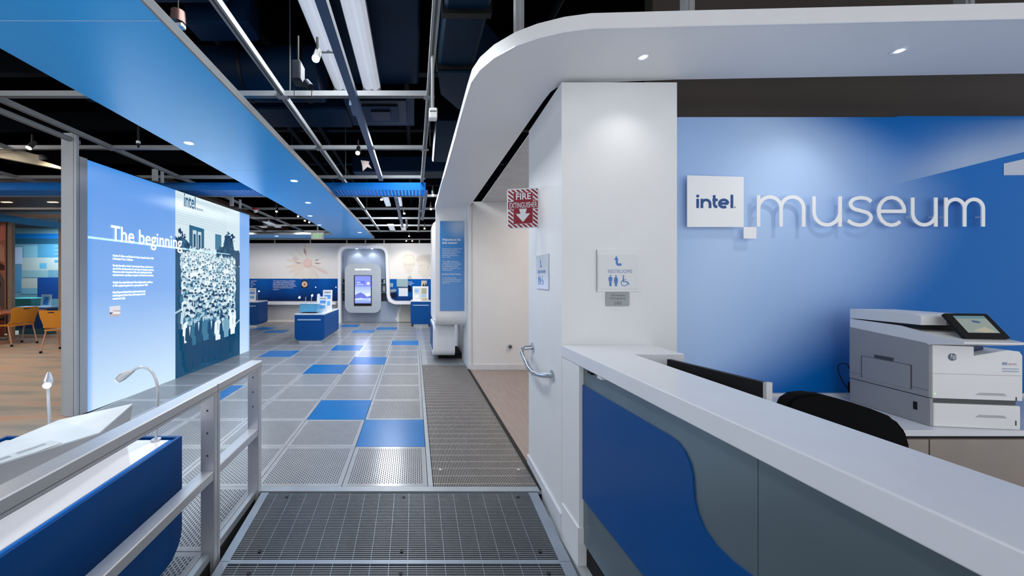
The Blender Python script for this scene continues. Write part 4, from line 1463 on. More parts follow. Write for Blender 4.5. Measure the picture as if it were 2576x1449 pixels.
part('desk_top', bx(1.13, 1.45, -0.8, 1.90, 0.655, 0.685), m_counter, ds)
part('leg', bx(1.14, 1.18, 1.80, 1.88, -0.06, 0.655), m_white, ds)
part('leg', bx(1.40, 1.44, 1.80, 1.88, -0.06, 0.655), m_white, ds)
part('leg', bx(1.40, 1.44, -0.7, -0.62, -0.06, 0.655), m_white, ds)

# office chair behind the counter
oc = thing('office_chair', 'black fabric office chair behind the reception counter', 'office chair', (1.85, 1.35, -0.06))
cps = []
chY = 1.47
out = [(1962, 1030), (1975, 1003), (1996, 990), (2030, 987), (2070, 992), (2120, 1006), (2170, 1022), (2215, 1040), (2245, 1058), (2263, 1080), (2272, 1112), (2272, 1290), (2200, 1330), (2010, 1260), (1955, 1180)]
ptsb = [W(a, b_, chY) for a, b_ in out]
bm = B()
prism(bm, ptsb, lambda p: p + Vector((0, -0.025, 0)), lambda p: p + Vector((0, 0.035, 0.0)))
bmesh.ops.bevel(bm, geom=[e for e in bm.edges if abs((e.verts[0].co - e.verts[1].co).y) < 0.03], offset=0.012, segments=2, affect='EDGES')
part('backrest', bm, m_blkfab, oc, True)
part('seat', bx(1.56, 2.04, 0.95, 1.42, 0.36, 0.44, 0.03, 3), m_blkfab, oc, True)
part('back_support', tube(B(), [(1.8, 1.3, 0.36), (1.8, 1.53, 0.38), (1.8, 1.53, 0.62)], 0.022, 8), m_blk, oc, True)
part('gas_column', cyl(B(), (1.8, 1.18, 0.05), (1.8, 1.18, 0.36), 0.028, n=14), m_blk, oc, True)
for k in range(5):
    a = math.radians(72 * k + 10)
    e_ = Vector((1.8 + 0.3 * math.cos(a), 1.18 + 0.3 * math.sin(a), 0.01))
    part('base_arm', tube(B(), [(1.8, 1.18, 0.06), e_ + Vector((0, 0, 0.02))], [0.025, 0.015], 8), m_blk, oc, True)
    part('caster', cyl(B(), e_ + Vector((-0.012, 0, -0.04)), e_ + Vector((0.012, 0, -0.04)), 0.028, n=14), m_blk, oc, True)

# ================================================================== LOGO AND LETTERS ON THE BLUE WALL
LY = 2.286
lk = LY / F
lg = thing('wall_logo_plate', 'white square logo plate with blue lettering standing off the blue wall', 'wall sign', W(1800, 572, LY))
p0, p1 = W(1729, 571, LY), W(1871, 443, LY)
pl = B()
prism_y([(p0.x, p0.z), (p1.x, p0.z), (p1.x, W(0, 445, LY).z), (p0.x, W(0, 441, LY).z)], LY, LY + 0.004, pl)
m_sign = mat('white_sign_acrylic', c(246, 247, 250), 0.4, var=0.0)
part('plate', pl, m_sign, lg)
p2, p3 = W(1871, 600, LY), W(1903, 571, LY)
part('small_square', bx(p2.x, p3.x, LY, LY + 0.004, p2.z, p3.z), m_sign, lg)
for (a, b_) in ((1750, 460), (1850, 460), (1750, 555), (1850, 555), (1887, 586)):
    q = W(a, b_, LY)
    part('standoff', cyl(B(), (q.x, LY + 0.004, q.z), (q.x, LWY - 0.002, q.z), 0.006, n=8), m_alu, lg)
m_ink = mat('logo_blue_ink', c(0, 72, 140), 0.4, var=0)
# bold lettering drawn as strokes, coordinates in the picture frame of the sign
L2 = frame_of((0, LY - 0.001, 0), FRONT_U, UP)


def stroke_obj(name, strokes, wpx, depth, m, parent, y0=LY):
    bm_ = B()
    for k_, st in enumerate(strokes):
        e_ = 0.0003 * k_
        pts = [((a - CX) * lk, H - (b_ - CY) * lk) for a, b_ in st]
        strip_solid(bm_, pts, wpx * lk, lambda p: Vector((p[0], y0 - depth - e_, p[1])), lambda p: Vector((p[0], y0 + e_, p[1])))
    return part(name, bm_, m, parent)


def curve(pts, n=8):
    """Catmull-Rom through the points"""
    P = [Vector(p) for p in pts]
    P = [P[0] * 2 - P[1]] + P + [P[-1] * 2 - P[-2]]
    out = []
    for i in range(1, len(P) - 2):
        for k in range(n):
            t = k / n
            q = 0.5 * ((2 * P[i]) + (-P[i - 1] + P[i + 1]) * t + (2 * P[i - 1] - 5 * P[i] + 4 * P[i + 1] - P[i + 2]) * t * t + (-P[i - 1] + 3 * P[i] - 3 * P[i + 1] + P[i + 2]) * t ** 3)
            out.append((q.x, q.y))
    out.append((P[-2].x, P[-2].y))
    return out


def ex_(cx, cy, rx, ry, a0, a1, n=14):
    return [(cx + rx * math.cos(math.radians(a0 + (a1 - a0) * i / n)), cy - ry * math.sin(math.radians(a0 + (a1 - a0) * i / n))) for i in range(n + 1)]


bw_ = 6.6
base = 523.5
ints = [('letter_i', [[(1755, base), (1755, 500)], [(1755, 496.5), (1755, 490)]]),
        ('letter_n', [[(1765.6, base), (1765.6, 500)], ex_(1775.8, 512.5, 10.2, 9.5, 180, 0) + [(1786, base)]]),
        ('letter_t', [[(1796.5, 491), (1796.5, 514), (1799, 519.5), (1804.5, 520.5)], [(1792.5, 503), (1805, 503)]]),
        ('letter_e', [[(1808, 512), (1832, 512)], ex_(1820.3, 512, 10.8, 9.4, 0, 305)]),
        ('letter_l', [[(1841, base), (1841, 490)]])]
for nm, st in ints:
    stroke_obj(nm, st, bw_, 0.0012, m_ink, lg)
stroke_obj('registered_mark', [ex_(1848.5, 521.5, 1.5, 1.5, 0, 359)], 0.8, 0.0012, m_ink, lg)

le = thing('wall_lettering', 'thin white raised lettering reading museum on the blue wall', 'wall lettering', W(2190, 572, LY))
sw = 8.8
bl_ = 570
LET = []


def m_strokes(x0, x1, top):
    h = sw / 2
    xs = [x0 + h, (x0 + x1) / 2, x1 - h]
    r_ = (xs[1] - xs[0]) / 2
    ty = top + h
    return [[(xs[0], bl_), (xs[0], top)]] + [ex_((xs[i] + xs[i + 1]) / 2, ty + r_, r_, r_, 180, 0) + [(xs[i + 1], bl_)] for i in (0, 1)]


def u_strokes(x0, x1, top):
    h = sw / 2
    a, b_ = x0 + h, x1 - h
    r_ = (b_ - a) / 2
    return [[(a, top)] + ex_((a + b_) / 2, bl_ - h - r_, r_, r_, 180, 360) + [(b_, bl_ - r_)], [(b_, top), (b_, bl_)]]


LET = [('letter_m', m_strokes(1904, 2026, 491)), ('letter_u', u_strokes(2043.5, 2118, 494)),
       ('letter_s', [curve([(2192, 507), (2182, 500), (2164, 497.5), (2147, 502), (2140, 513), (2147, 524), (2165, 530), (2184, 536), (2191.5, 547), (2184, 560), (2166, 566), (2147, 563), (2134, 555)])]),
       ('letter_e', [[(2211, 531.5), (2279, 531.5)], ex_(2243, 531.5, 32.5, 35.0, 0, 312)]),
       ('letter_u', u_strokes(2292, 2359, 497)), ('letter_m', m_strokes(2376, 2478, 497))]
for nm, st in LET:
    stroke_obj(nm, st, sw, 0.004, m_sign, le, LY + 0.004)
for a in (1909, 2020, 2048, 2113, 2166, 2243, 2297, 2354, 2381, 2473):
    q = W(a, 545 if a not in (2166, 2243) else 531, LY)
    part('standoff', cyl(B(), (q.x, LY + 0.004, q.z), (q.x, LWY - 0.002, q.z), 0.003, n=6), m_sign, le)

# ================================================================== SIGNS ON THE PIER
m_acr = mat('clear_acrylic_sign', c(224, 225, 228), 0.3, var=0.01)
m_sblue = mat('sign_blue_ink', c(70, 122, 190), 0.5, var=0)


def man_shape(cx, h, female=False):
    """pictogram of a person: unit height h, feet at 0"""
    P = [(ell(cx, h * .93, h * .07, h * .07, 12))]
    if not female:
        P.append([(cx - .17 * h, .83 * h), (cx + .17 * h, .83 * h), (cx + .18 * h, .46 * h), (cx + .13 * h, .46 * h), (cx + .10 * h, .72 * h), (cx + .10 * h, 0), (cx - .10 * h, 0), (cx - .10 * h, .72 * h), (cx - .13 * h, .46 * h), (cx - .18 * h, .46 * h)])
    else:
        P.append([(cx - .10 * h, .83 * h), (cx + .10 * h, .83 * h), (cx + .22 * h, .50 * h), (cx + .17 * h, .47 * h), (cx + .10 * h, .65 * h), (cx + .18 * h, .30 * h), (cx + .10 * h, .30 * h), (cx + .10 * h, 0), (cx - .10 * h, 0), (cx - .10 * h, .30 * h), (cx - .18 * h, .30 * h), (cx - .10 * h, .65 * h), (cx - .17 * h, .47 * h), (cx - .22 * h, .50 * h)])
    return P


def ring(cx, cy, r0, r1, a0, a1, n=14):
    o_ = [(cx + r1 * math.cos(math.radians(a0 + (a1 - a0) * i / n)), cy + r1 * math.sin(math.radians(a0 + (a1 - a0) * i / n))) for i in range(n + 1)]
    i_ = [(cx + r0 * math.cos(math.radians(a1 - (a1 - a0) * i / n)), cy + r0 * math.sin(math.radians(a1 - (a1 - a0) * i / n))) for i in range(n + 1)]
    return o_ + i_


def wheelchair(cx, h):
    return [ell(cx - .06 * h, h * .92, h * .075, h * .075, 12), [(cx - .13 * h, .80 * h), (cx - .02 * h, .82 * h), (cx + .0 * h, .46 * h), (cx + .30 * h, .44 * h), (cx + .50 * h, .16 * h), (cx + .42 * h, .12 * h), (cx + .25 * h, .36 * h), (cx - .13 * h, .37 * h)],
            [(cx, .62 * h), (cx + .2 * h, .62 * h), (cx + .2 * h, .57 * h), (cx, .57 * h)], ring(cx + .02 * h, .30 * h, .25 * h, .31 * h, 120, 380, 20)]


rsn = thing('restroom_sign', 'clear acrylic restroom sign with blue pictograms on the white pier front', 'sign', W(1556, 680, PIERY))
a0, a1 = W(1501, 734, PIERY), W(1611, 629, PIERY)
part('sign_backer', bx(a0.x, a1.x, PIERY - 0.008, PIERY - 0.001, a0.z, a1.z, 0.001), m_white, rsn)
b0, b1 = W(1503, 727, PIERY), W(1600, 641, PIERY)
part('sign_face', bx(b0.x, b1.x, PIERY - 0.013, PIERY - 0.0085, b0.z, b1.z, 0.001), m_acr, rsn)
part('shadow_edge', bx(a0.x - 0.003, a0.x, PIERY - 0.008, PIERY - 0.001, a0.z, a1.z), mat('edge_grey', c(168, 174, 178), 0.5), rsn)


def rest_print(fr, k, parent):
    blu = c(78, 126, 192)
    P = []
    # arrow pointing up with a foot to the right, drawn about the sign centre (metres * k)
    A_ = [(-.022, .085), (-.034, .062), (-.025, .064), (-.025, .045), (-.018, .030), (.007, .030), (.007, .043), (-.013, .043), (-.014, .064), (-.009, .062)]
    P.append(([(x * k, y * k) for x, y in A_], blu))
    for s_ in man_shape(-.055, .062):
        P.append(([(x * k, (y - .085) * k) for x, y in s_], blu))
    for s_ in man_shape(-.024, .062, True):
        P.append(([(x * k, (y - .085) * k) for x, y in s_], blu))
    for s_ in wheelchair(.022, .062):
        P.append(([(x * k, (y - .085) * k) for x, y in s_], blu))
    for nm_, a_, b_ in (('arrow_pictogram', 0, 1), ('man_pictogram', 1, 3), ('woman_pictogram', 3, 5), ('wheelchair_pictogram', 5, 9)):
        draw(nm_, P[a_:b_], fr, m_printd, parent, lift=0.00004)


ctr = W(1557, 682, PIERY)
kx = 1.05
rest_print(frame_of((ctr.x, PIERY - 0.0136, ctr.z), FRONT_U, UP), kx, rsn)
text('lettering', 'RESTROOMS', 0.030, frame_of((W(1526, 0, PIERY).x, PIERY - 0.0138, W(0, 687, PIERY).z), FRONT_U, UP), mat('sign_grey_blue_ink', c(136, 158, 196), 0.5, var=0), rsn, width=W(1586, 0, PIERY).x - W(1526, 0, PIERY).x, depth=0.0002)
os_ = thing('occupancy_sign', 'small grey maximum occupancy plaque below the restroom sign', 'sign', W(1552, 769, PIERY))
a0, a1 = W(1523, 770, PIERY), W(1582, 734.5, PIERY)
m_oc = mat('plaque_grey', c(158, 164, 167), 0.5)
part('plaque', prism_y(rrect(a0.x, a1.x, a0.z, a1.z, 0.006, 4), PIERY - 0.006, PIERY - 0.001), m_oc, os_)
m_ocink = mat('plaque_ink', c(112, 116, 120), 0.5, var=0)
for (s_, py_, x0, x1, sz) in (('Maximum', 745, 1536, 1570, 0.019), ('Occupancy', 752.5, 1532.5, 1572, 0.019), ('283', 766, 1543.5, 1561.5, 0.025)):
    text('lettering', s_, sz, frame_of((W(x0, 0, PIERY).x, PIERY - 0.0066, W(0, py_, PIERY).z), FRONT_U, UP), m_ocink, os_, width=W(x1, 0, PIERY).x - W(x0, 0, PIERY).x, depth=0.0002)

# restroom sign on the pier's side wall
SXW = 0.889
ss = thing('restroom_sign', 'small narrow restroom sign on the shaded side of the pier', 'sign', (SXW, 2.42, 1.4))


def sidep(px_, py_, off=0.0):
    k = (px_ - CX) / F
    # pier side runs from (0.875, 2.15) to (0.905, 2.86)
    sl_ = (0.905 - 0.875) / (2.86 - 2.15)
    Y = (0.875 - sl_ * 2.15) / (k - sl_)
    return Vector((k * Y - off, Y, H - (py_ - CY) / F * Y))


SU = (Vector((0.875, 2.15, 0)) - Vector((0.905, 2.86, 0))).normalized()
a, b_ = sidep(1351, 722), sidep(1382, 640)
wd = (Vector((b_.x, b_.y, 0)) - Vector((a.x, a.y, 0))).length
ht = 0.235
frS = frame_of((a.x, a.y, 1.395), SU, UP)
sg = B()
prism(sg, [(0, 0), (wd, 0), (wd, ht), (0, ht)], lambda p: frS @ Vector((p[0], p[1], 0.001)), lambda p: frS @ Vector((p[0], p[1], 0.008)))
part('sign_face', sg, mat('side_sign_acrylic', c(196, 204, 212), 0.2), ss)
rest_print(frame_of(frS @ Vector((wd * .47, ht * .5, 0.0085)), SU, UP), 1.05, ss)
text('lettering', 'RESTROOMS', 0.030, frame_of(frS @ Vector((wd * .17, ht * .46, 0.0086)), SU, UP), m_sblue, ss, width=wd * .62, depth=0.0002)

# fire extinguisher flag sign
FY = 2.59
fe = thing('fire_extinguisher_sign', 'red and white fire extinguisher flag sign projecting from the pier', 'sign', W(1315, 578, FY))
f0, f1 = W(1276, 577, FY), W(1355, 476, FY)
fw, fh = f1.x - f0.x, f1.z - f0.z
yaw = math.radians(-4)
FU = Vector((math.cos(0.06), 0, math.sin(0.055)))
frF = frame_of((f0.x, FY, f0.z), FU, (0, 0, 1))
m_fw = mat('sign_white_vinyl', c(212, 214, 218), 0.35, var=0.01)
bmf = B()
prism(bmf, rrect(0, fw, 0, fh, 0.012, 4), lambda p: frF @ Vector((p[0], p[1], -0.004)), lambda p: frF @ Vector((p[0], p[1], 0.0)))
part('sign_plate', bmf, m_fw, fe)
part('mount_flange', bx(fw + f0.x - 0.004, fw + f0.x + 0.006, FY - 0.002, FY + 0.05, f0.z + 0.02, f0.z + fh - 0.01), m_fw, fe)
RED = c(134, 4, 34)
WHT = c(212, 214, 218)
ps = [([(0.045, 0.035), (fw - 0.042, 0.035), (fw - 0.042, fh - 0.03), (0.045, fh - 0.03)], RED), ([(0.006, fh * .49), (fw - 0.006, fh * .49), (fw - 0.006, fh * .68), (0.006, fh * .68)], RED)]
# hazard stripes around the rim, all leaning the same way
st = 0.0300
w_ = 0.0125


def stripe_clip(x0, x1, y0, y1):
    """45 degree stripes clipped to a rectangle"""
    out = []
    k = -12
    while k < 24:
        c0 = k * st
        # stripe: c0 <= x + y*0.9 ... leaning like \\ : constant = y + x
        pol = []
        for (xx, yy) in ((x0, None),):
            pass
        pts = []
        cands = []
        lo, hi = c0, c0 + w_ * 1.25
        rect = [(x0, y0), (x1, y0), (x1, y1), (x0, y1)]

        def clip(poly, f, keep):
            res = []
            for i in range(len(poly)):
                p, q = poly[i], poly[(i + 1) % len(poly)]
                fp, fq = f(p), f(q)
                if (fp >= 0) == keep:
                    res.append(p)
                if (fp >= 0) != (fq >= 0):
                    t = fp / (fp - fq)
                    res.append((p[0] + (q[0] - p[0]) * t, p[1] + (q[1] - p[1]) * t))
            return res
        pol = clip(rect, lambda p: p[0] * 0.85 + p[1] - lo, True)
        if len(pol) > 2:
            pol = clip(pol, lambda p: p[0] * 0.85 + p[1] - hi, False)
        if len(pol) > 2:
            out.append((pol, RED))
        k += 1
    return out


ps += stripe_clip(0.007, 0.043, 0.008, fh * .47) + stripe_clip(0.007, 0.043, fh * .70, fh - 0.008)
ps += stripe_clip(fw - 0.040, fw - 0.007, 0.008, fh * .47) + stripe_clip(fw - 0.040, fw - 0.007, fh * .70, fh - 0.008)
ps += stripe_clip(0.043, fw - 0.04, 0.008, 0.033) + stripe_clip(0.043, fw - 0.04, fh - 0.028, fh - 0.008)
ax, ay = fw * .5, fh * .30
ps.append(([(ax - .028, ay + .055), (ax + .028, ay + .055), (ax + .018, ay + .02), (ax + .052, ay + .02), (ax, ay - .04), (ax - .052, ay + .02), (ax - .018, ay + .02)], WHT))
draw('sign_print', ps, frF, m_printd, fe, lift=0.00003, start=0.0006)
text('lettering', 'FIRE', 0.062, frF @ Matrix.Translation((fw * .26, fh * .725, 0.003)), m_fw, fe, width=fw * .48, bold=0.0015, depth=0.0002)
text('lettering', 'EXTINGUISHER', 0.056, frF @ Matrix.Translation((fw * .06, fh * .515, 0.003)), m_fw, fe, width=fw * .88, bold=0.0004, depth=0.0002)

# grab bar on the pier's side
gb = thing('grab_bar', 'chrome angled grab bar on the side of the white pier', 'grab bar', sidep(1360, 920))
g0, g1, g2_ = sidep(1337, 876, 0.0), sidep(1358, 935, 0.06), sidep(1392, 944, 0.0)
e0 = sidep(1331, 880, 0.065)
e1 = sidep(1352, 925, 0.065)
path = [sidep(1340, 874, 0.0), sidep(1339, 875, 0.05), e0 * 0.5 + sidep(1339, 875, 0.05) * 0.5, e0 * 0.85 + e1 * 0.15, e1, sidep(1364, 938, 0.062), sidep(1380, 943, 0.055), sidep(1390, 945, 0.0)]
part('bar', tube(B(), path, 0.0165, 14), m_steel, gb, True)
for q in (sidep(1341, 874, 0.0), sidep(1391, 945, 0.0)):
    part('flange', cyl(B(), q, q + Vector((-0.008, 0, 0)), 0.036, n=22), m_steel, gb, True)
# door stop on corridor wall
q = W(1282, 871, 5.86)
dst = thing('door_stop', 'round grey wall door stop on the corridor wall', 'door stop', q)
part('stop_ring', cyl(B(), (q.x, 5.859, q.z), (q.x, 5.82, q.z), 0.038, 0.034, 20), m_greyfr, dst, True)
part('stop_bumper', cyl(B(), (q.x, 5.82, q.z), (q.x, 5.808, q.z), 0.022, n=16), m_strutdark, dst, True)

# ================================================================== BACK WALL EXHIBIT
BY = 12.43


def bw(px_, py_, Y=BY):
    q = W(px_, py_, Y)
    return (q.x, q.z)


frW = frame_of((0, BY - 0.004, 0), FRONT_U, UP)
wm = thing('flower_mural', 'pale daisy mural on the upper back wall', 'mural', (-4, BY, 1.46))
x0, z0 = bw(560, 702)
x1, z1 = bw(852, 612)


def fm_fn(u, v):
    return mix(c(236, 236, 236), c(222, 226, 232), v)


grad('mural_ground', x1 - x0, z1 - z0, fm_fn, frame_of((x0, BY - 0.004, z0), FRONT_U, UP), m_printd, wm, 8, 8)
cxm, czm = bw(774.5, 662.5)
pk = BY / F
fl = []
for (ang, ln, wdt, col) in ((5, 55, 7, c(232, 230, 224)), (22, 50, 6, c(228, 224, 216)), (42, 62, 8, c(226, 226, 222)), (63, 55, 8, c(226, 226, 222)), (85, 52, 8, c(228, 226, 220)), (100, 60, 6, c(224, 216, 206)), (128, 58, 9, c(226, 224, 216)), (152, 55, 8, c(226, 222, 212)), (172, 56, 6, c(226, 214, 204)), (190, 58, 8, c(230, 218, 208)), (206, 56, 9, c(232, 222, 212)), (224, 56, 9, c(232, 224, 214)), (245, 50, 12, c(236, 230, 222)), (265, 42, 13, c(238, 234, 226)), (285, 44, 12, c(236, 230, 222)), (306, 48, 10, c(232, 224, 214)), (333, 58, 9, c(228, 210, 204)), (350, 54, 7, c(234, 232, 226))):
    a_ = math.radians(ang)
    dx_, dz_ = math.cos(a_), math.sin(a_)
    pts = []
    for (t, wv) in ((0, .25), (.3, .6), (.6, 1), (.85, .8), (1, .1)):
        pts.append((t, wv))
    pl_ = [(cxm + (dx_ * t * ln - dz_ * wv * wdt / 2) * pk, czm + (dz_ * t * ln + dx_ * wv * wdt / 2) * pk) for t, wv in pts] + [(cxm + (dx_ * t * ln + dz_ * wv * wdt / 2) * pk, czm + (dz_ * t * ln - dx_ * wv * wdt / 2) * pk) for t, wv in pts[::-1]]
    pl_ = [(p[0], max(z0 + 0.004, min(z1 - 0.004, p[1]))) for p in pl_]
    fl.append((pl_, col))
for (ang, r0, r1, wdt) in ((104, 20, 41, 3.2), (0, 14, 34, 2.2), (20, 18, 30, 2.2), (178, 14, 34, 1.6)):
    a_ = math.radians(ang)
    dx_, dz_ = math.cos(a_), math.sin(a_)
    fl.append(([(cxm + (dx_ * r0) * pk, czm + (dz_ * r0) * pk), (cxm + (dx_ * (r0 + r1) / 2 - dz_ * wdt) * pk, czm + (dz_ * (r0 + r1) / 2 + dx_ * wdt) * pk), (cxm + dx_ * r1 * pk, czm + dz_ * r1 * pk), (cxm + (dx_ * (r0 + r1) / 2 + dz_ * wdt) * pk, czm + (dz_ * (r0 + r1) / 2 - dx_ * wdt) * pk)], c(172, 148, 156)))
fl.append(([bw(734, 651), bw(743, 644), bw(752, 652), bw(745, 660)], c(214, 204, 204)))
fl.append((ell(cxm, czm, 11.5 * pk, 11.5 * pk, 20), c(224, 194, 190)))
fl.append((ell(cxm, czm + 1.5 * pk, 8.5 * pk, 8 * pk, 16), c(228, 204, 198)))
draw('daisy_print', fl, frame_of((0, BY - 0.006, 0), FRONT_U, UP), m_printd, wm, lift=0.0002)

bd_ = thing('info_band', 'deep blue information band with quotations below the daisy mural', 'wall panel', (-4, BY, 0.7))
x0, z0 = bw(560, 757)
x1, z1 = bw(850, 701)


def band_fn(u, v):
    col = mix(c(4, 30, 76), c(0, 82, 168), v * 1.25)
    return mix(col, c(10, 104, 190), 0.5 * max(0, math.sin(u * 23)) * v)


grad('band_print', x1 - x0, z1 - z0, band_fn, frame_of((x0, BY - 0.008, z0), FRONT_U, UP), m_prints_and_veil, bd_, 60, 10)


def btext(lines, px_, py_, wpx, size, parent, lh=1.0):
    a_ = bw(px_, py_)
    text('lettering', lines, size, frame_of((a_[0], BY - 0.011, a_[1]), FRONT_U, UP), m_txtw, parent, width=wpx * pk, lh=lh, depth=0.001)


btext(['“The impact of technology, in a revolutionary', 'sense, is ability to grant permanent energy,', 'people into the field one day as things just to', 'be in motion in a decade, again, a new freedom,', 'in whatever and permanent connections.”'], 687, 708, 59, 0.058, bd_)
btext(['Andy Grove'], 687, 729.5, 15, 0.05, bd_)
btext(['a superconductor', 'scientific', 'for a complex', 'chip or', 'it is.'], 631, 708, 16, 0.058, bd_)
btext(['Flowers captured here', 'illustrate a complex', 'pattern found in', 'nature, reflecting', 'silicon design.'], 780, 708, 24, 0.045, bd_)
a_ = bw(766, 716)
draw('flower_photo', [(ell(a_[0], a_[1], 9.2 * pk, 9.2 * pk, 4, 45, 405), c(50, 46, 48))], frame_of((0, BY - 0.010, 0), FRONT_U, UP), m_prints_and_veil, bd_)
bpy.data.objects.remove(bd_.children[-1])
fp = [([bw(758, 724), bw(775, 724), bw(775, 706), bw(758, 706)], c(52, 48, 50))]
for k in range(9):
    an = math.radians(40 * k)
    q = bw(766.5 + 5 * math.cos(an), 715 + 5 * math.sin(an))
    fp.append((ell(q[0], q[1], 2.6 * pk, 2.6 * pk, 8), c(226, 200, 190)))
q = bw(766.5, 715)
fp.append((ell(q[0], q[1], 2.4 * pk, 2.4 * pk, 8), c(190, 90, 60)))
draw('flower_photo', fp, frame_of((0, BY - 0.010, 0), FRONT_U, UP), m_prints_and_veil, bd_, lift=0.0005)
for (a, b2) in ((794, 722.5), (845, 722.5)):
    q = W(a, b2, BY - 0.02)
    part('pin_light', cyl(B(), q, q + Vector((0, 0.012, 0)), 0.018, n=10), mat('pin_glow', (0.7, 0.85, 1), 0.4, emit=1.5), bd_)
sh = thing('wall_shelf', 'white shelf ledge under the blue information band', 'shelf', (-4, 12.2, 0.7))
zs0, zs1 = bw(0, 766)[1], bw(0, 757)[1]
part('shelf_board', bx(-6.5, bw(850, 0)[0], 12.05, BY - 0.005, zs0 + 0.02, zs1), m_counter, sh)
part('shelf_underside', bx(-6.5, bw(850, 0)[0], 12.2, BY - 0.005, zs0 - 0.06, zs0 + 0.02), m_greyfr, sh)

# arch ribbon around the kiosk
AY0, AY1 = 12.06, BY - 0.006
ar = thing('kiosk_arch', 'white rounded ribbon arch framing the kiosk niche on the back wall', 'arch', (-1.7, 12.1, 0))
aw = lambda px_, py_: ((px_ - CX) / F * AY0, H - (py_ - CY) / F * AY0)
path = [aw(853.5, 817), aw(853.5, 621), aw(972.5, 621), aw(977, 762), aw(1120, 762)]
path[0] = (path[0][0], 0.001)
strip_p = round_path(path, 0.30, 10)
part('ribbon', strip_solid(B(), strip_p, 0.10, lambda p: Vector((p[0], AY0, p[1])), lambda p: Vector((p[0], AY1, p[1]))), m_whitesat, ar, True)
for px_ in (895, 934):
    q = W(px_, 622, 12.0)
    part('downlight', cyl(B(), (q.x, 12.2, aw(0, 621)[1] - 0.056), (q.x, 12.2, aw(0, 621)[1] - 0.050), 0.03, n=12), m_lens_cool, ar)
    lamp('SPOT', (q.x, 12.2, aw(0, 621)[1] - 0.08), 5, COOL, (q.x, 12.33, 1.5), 0.02, spot=110, blend=0.5)
nx0, nx1 = aw(858, 0)[0], aw(1004, 0)[0]
niche = [(nx0, 0.0), (nx1 - 0.08, 0.0), (nx1 - 0.16, 0.12), (nx1 - 0.10, 0.35), (nx1, 0.62), (aw(972, 0)[0], 0.68), (aw(972, 0)[0], 2.5), (nx0, 2.5)]
part('niche_panel', prism_y(niche, BY - 0.06, BY - 0.004), mat('niche_blue_grey', c(160, 172, 192), 0.5), ar)
part('niche_band', bx(nx0, aw(971, 0)[0], BY - 0.075, BY - 0.062, bw(0, 757)[1], bw(0, 702)[1]), mat('niche_navy', c(8, 26, 54), 0.3), ar)
for py_ in (713, 735):
    z = bw(0, py_)[1]
    for (sa, sb2) in ((nx0, aw(874, 0)[0]), (aw(952, 0)[0], aw(971, 0)[0])):
        part('niche_shelf', bx(sa, sb2, BY - 0.2, BY - 0.075, z - 0.012, z + 0.012), mat('niche_shelf_blue', c(104, 136, 160), 0.4), ar)
# small photos on the niche band to the right of the kiosk
draw('niche_photos', [([bw(965, 704), bw(970, 703), bw(970, 712), bw(965, 712)], c(190, 205, 205)), ([bw(963, 716), bw(970, 716), bw(970, 733), bw(963, 732)], c(170, 180, 176))], frame_of((0, BY - 0.08, 0), FRONT_U, UP), m_printd, ar)
# kiosk
KY = 12.04
ki = thing('touch_kiosk', 'rounded silver kiosk panel with a lit blue portrait screen', 'kiosk', (-1.7, KY, 0.4))
kw = lambda px_, py_: ((px_ - CX) / F * KY, H - (py_ - CY) / F * KY)
k0, k1 = kw(867.5, 787), kw(958.5, 663)
part('kiosk_panel', prism_y(rrect(k0[0], k1[0], k0[1], k1[1], 0.24, 8), KY, KY + 0.12), mat('kiosk_silver', c(176, 184, 192), 0.4, 0.25, aniso=(1, 1, 30), var=0.04), ki, True)
part('kiosk_body', bx(k0[0] + 0.15, k1[0] - 0.15, KY + 0.12, BY - 0.085, k0[1] + 0.05, k1[1] - 0.1), m_greyfr, ki)
for py_ in (692, 760):
    z = kw(0, py_)[1]
    part('panel_seam', bx(k0[0], k1[0], KY - 0.001, KY + 0.001, z - 0.002, z + 0.002), mat('kiosk_seam', c(140, 148, 156), 0.4), ki)
k0, k1 = kw(890.5, 769.5), kw(935, 692.5)
part('screen_frame', bx(k0[0], k1[0], KY - 0.012, KY, k0[1], k1[1]), m_blk, ki)
s0, s1 = kw(893, 763), kw(933, 694)
sw_, sh_ = s1[0] - s0[0], s1[1] - s0[1]
frK = frame_of((s0[0], KY - 0.014, s0[1]), FRONT_U, UP)


def scr_fn(u, v):
    if v < 0.25:
        return mix(c(120, 140, 225), c(170, 190, 245), v / 0.25)
    if v > 0.62:
        return c(118, 132, 226)
    return mix(c(196, 212, 250), c(140, 158, 236), (v - 0.25) / 0.4)


grad('screen_image', sw_, sh_, scr_fn, frK, m_screen, ki, 10, 24)
draw('screen_shapes', [([(0, .30 * sh_), (.12 * sw_, .34 * sh_), (.35 * sw_, .40 * sh_), (.6 * sw_, .32 * sh_), (.75 * sw_, .24 * sh_), (sw_, .28 * sh_), (sw_, .20 * sh_), (0, .16 * sh_)], c(96, 108, 196)),
                       ([(0, .17 * sh_), (.4 * sw_, .2 * sh_), (.8 * sw_, .12 * sh_), (sw_, .16 * sh_), (sw_, .10 * sh_), (.5 * sw_, .14 * sh_), (0, .12 * sh_)], c(190, 202, 250)),
                       ([(.62 * sw_, .3 * sh_), (.72 * sw_, .36 * sh_), (.9 * sw_, .38 * sh_), (.95 * sw_, .30 * sh_), (.8 * sw_, .26 * sh_)], c(214, 224, 252)),
                       ([(.08 * sw_, .66 * sh_), (.62 * sw_, .66 * sh_), (.62 * sw_, .82 * sh_), (.08 * sw_, .82 * sh_)], c(88, 104, 206)),
                       ([(.76 * sw_, .68 * sh_), (.92 * sw_, .68 * sh_), (.92 * sw_, .77 * sh_), (.76 * sw_, .77 * sh_)], c(214, 222, 250))], frame_of((s0[0], KY - 0.0155, s0[1]), FRONT_U, UP), m_screen, ki, lift=0.0004)
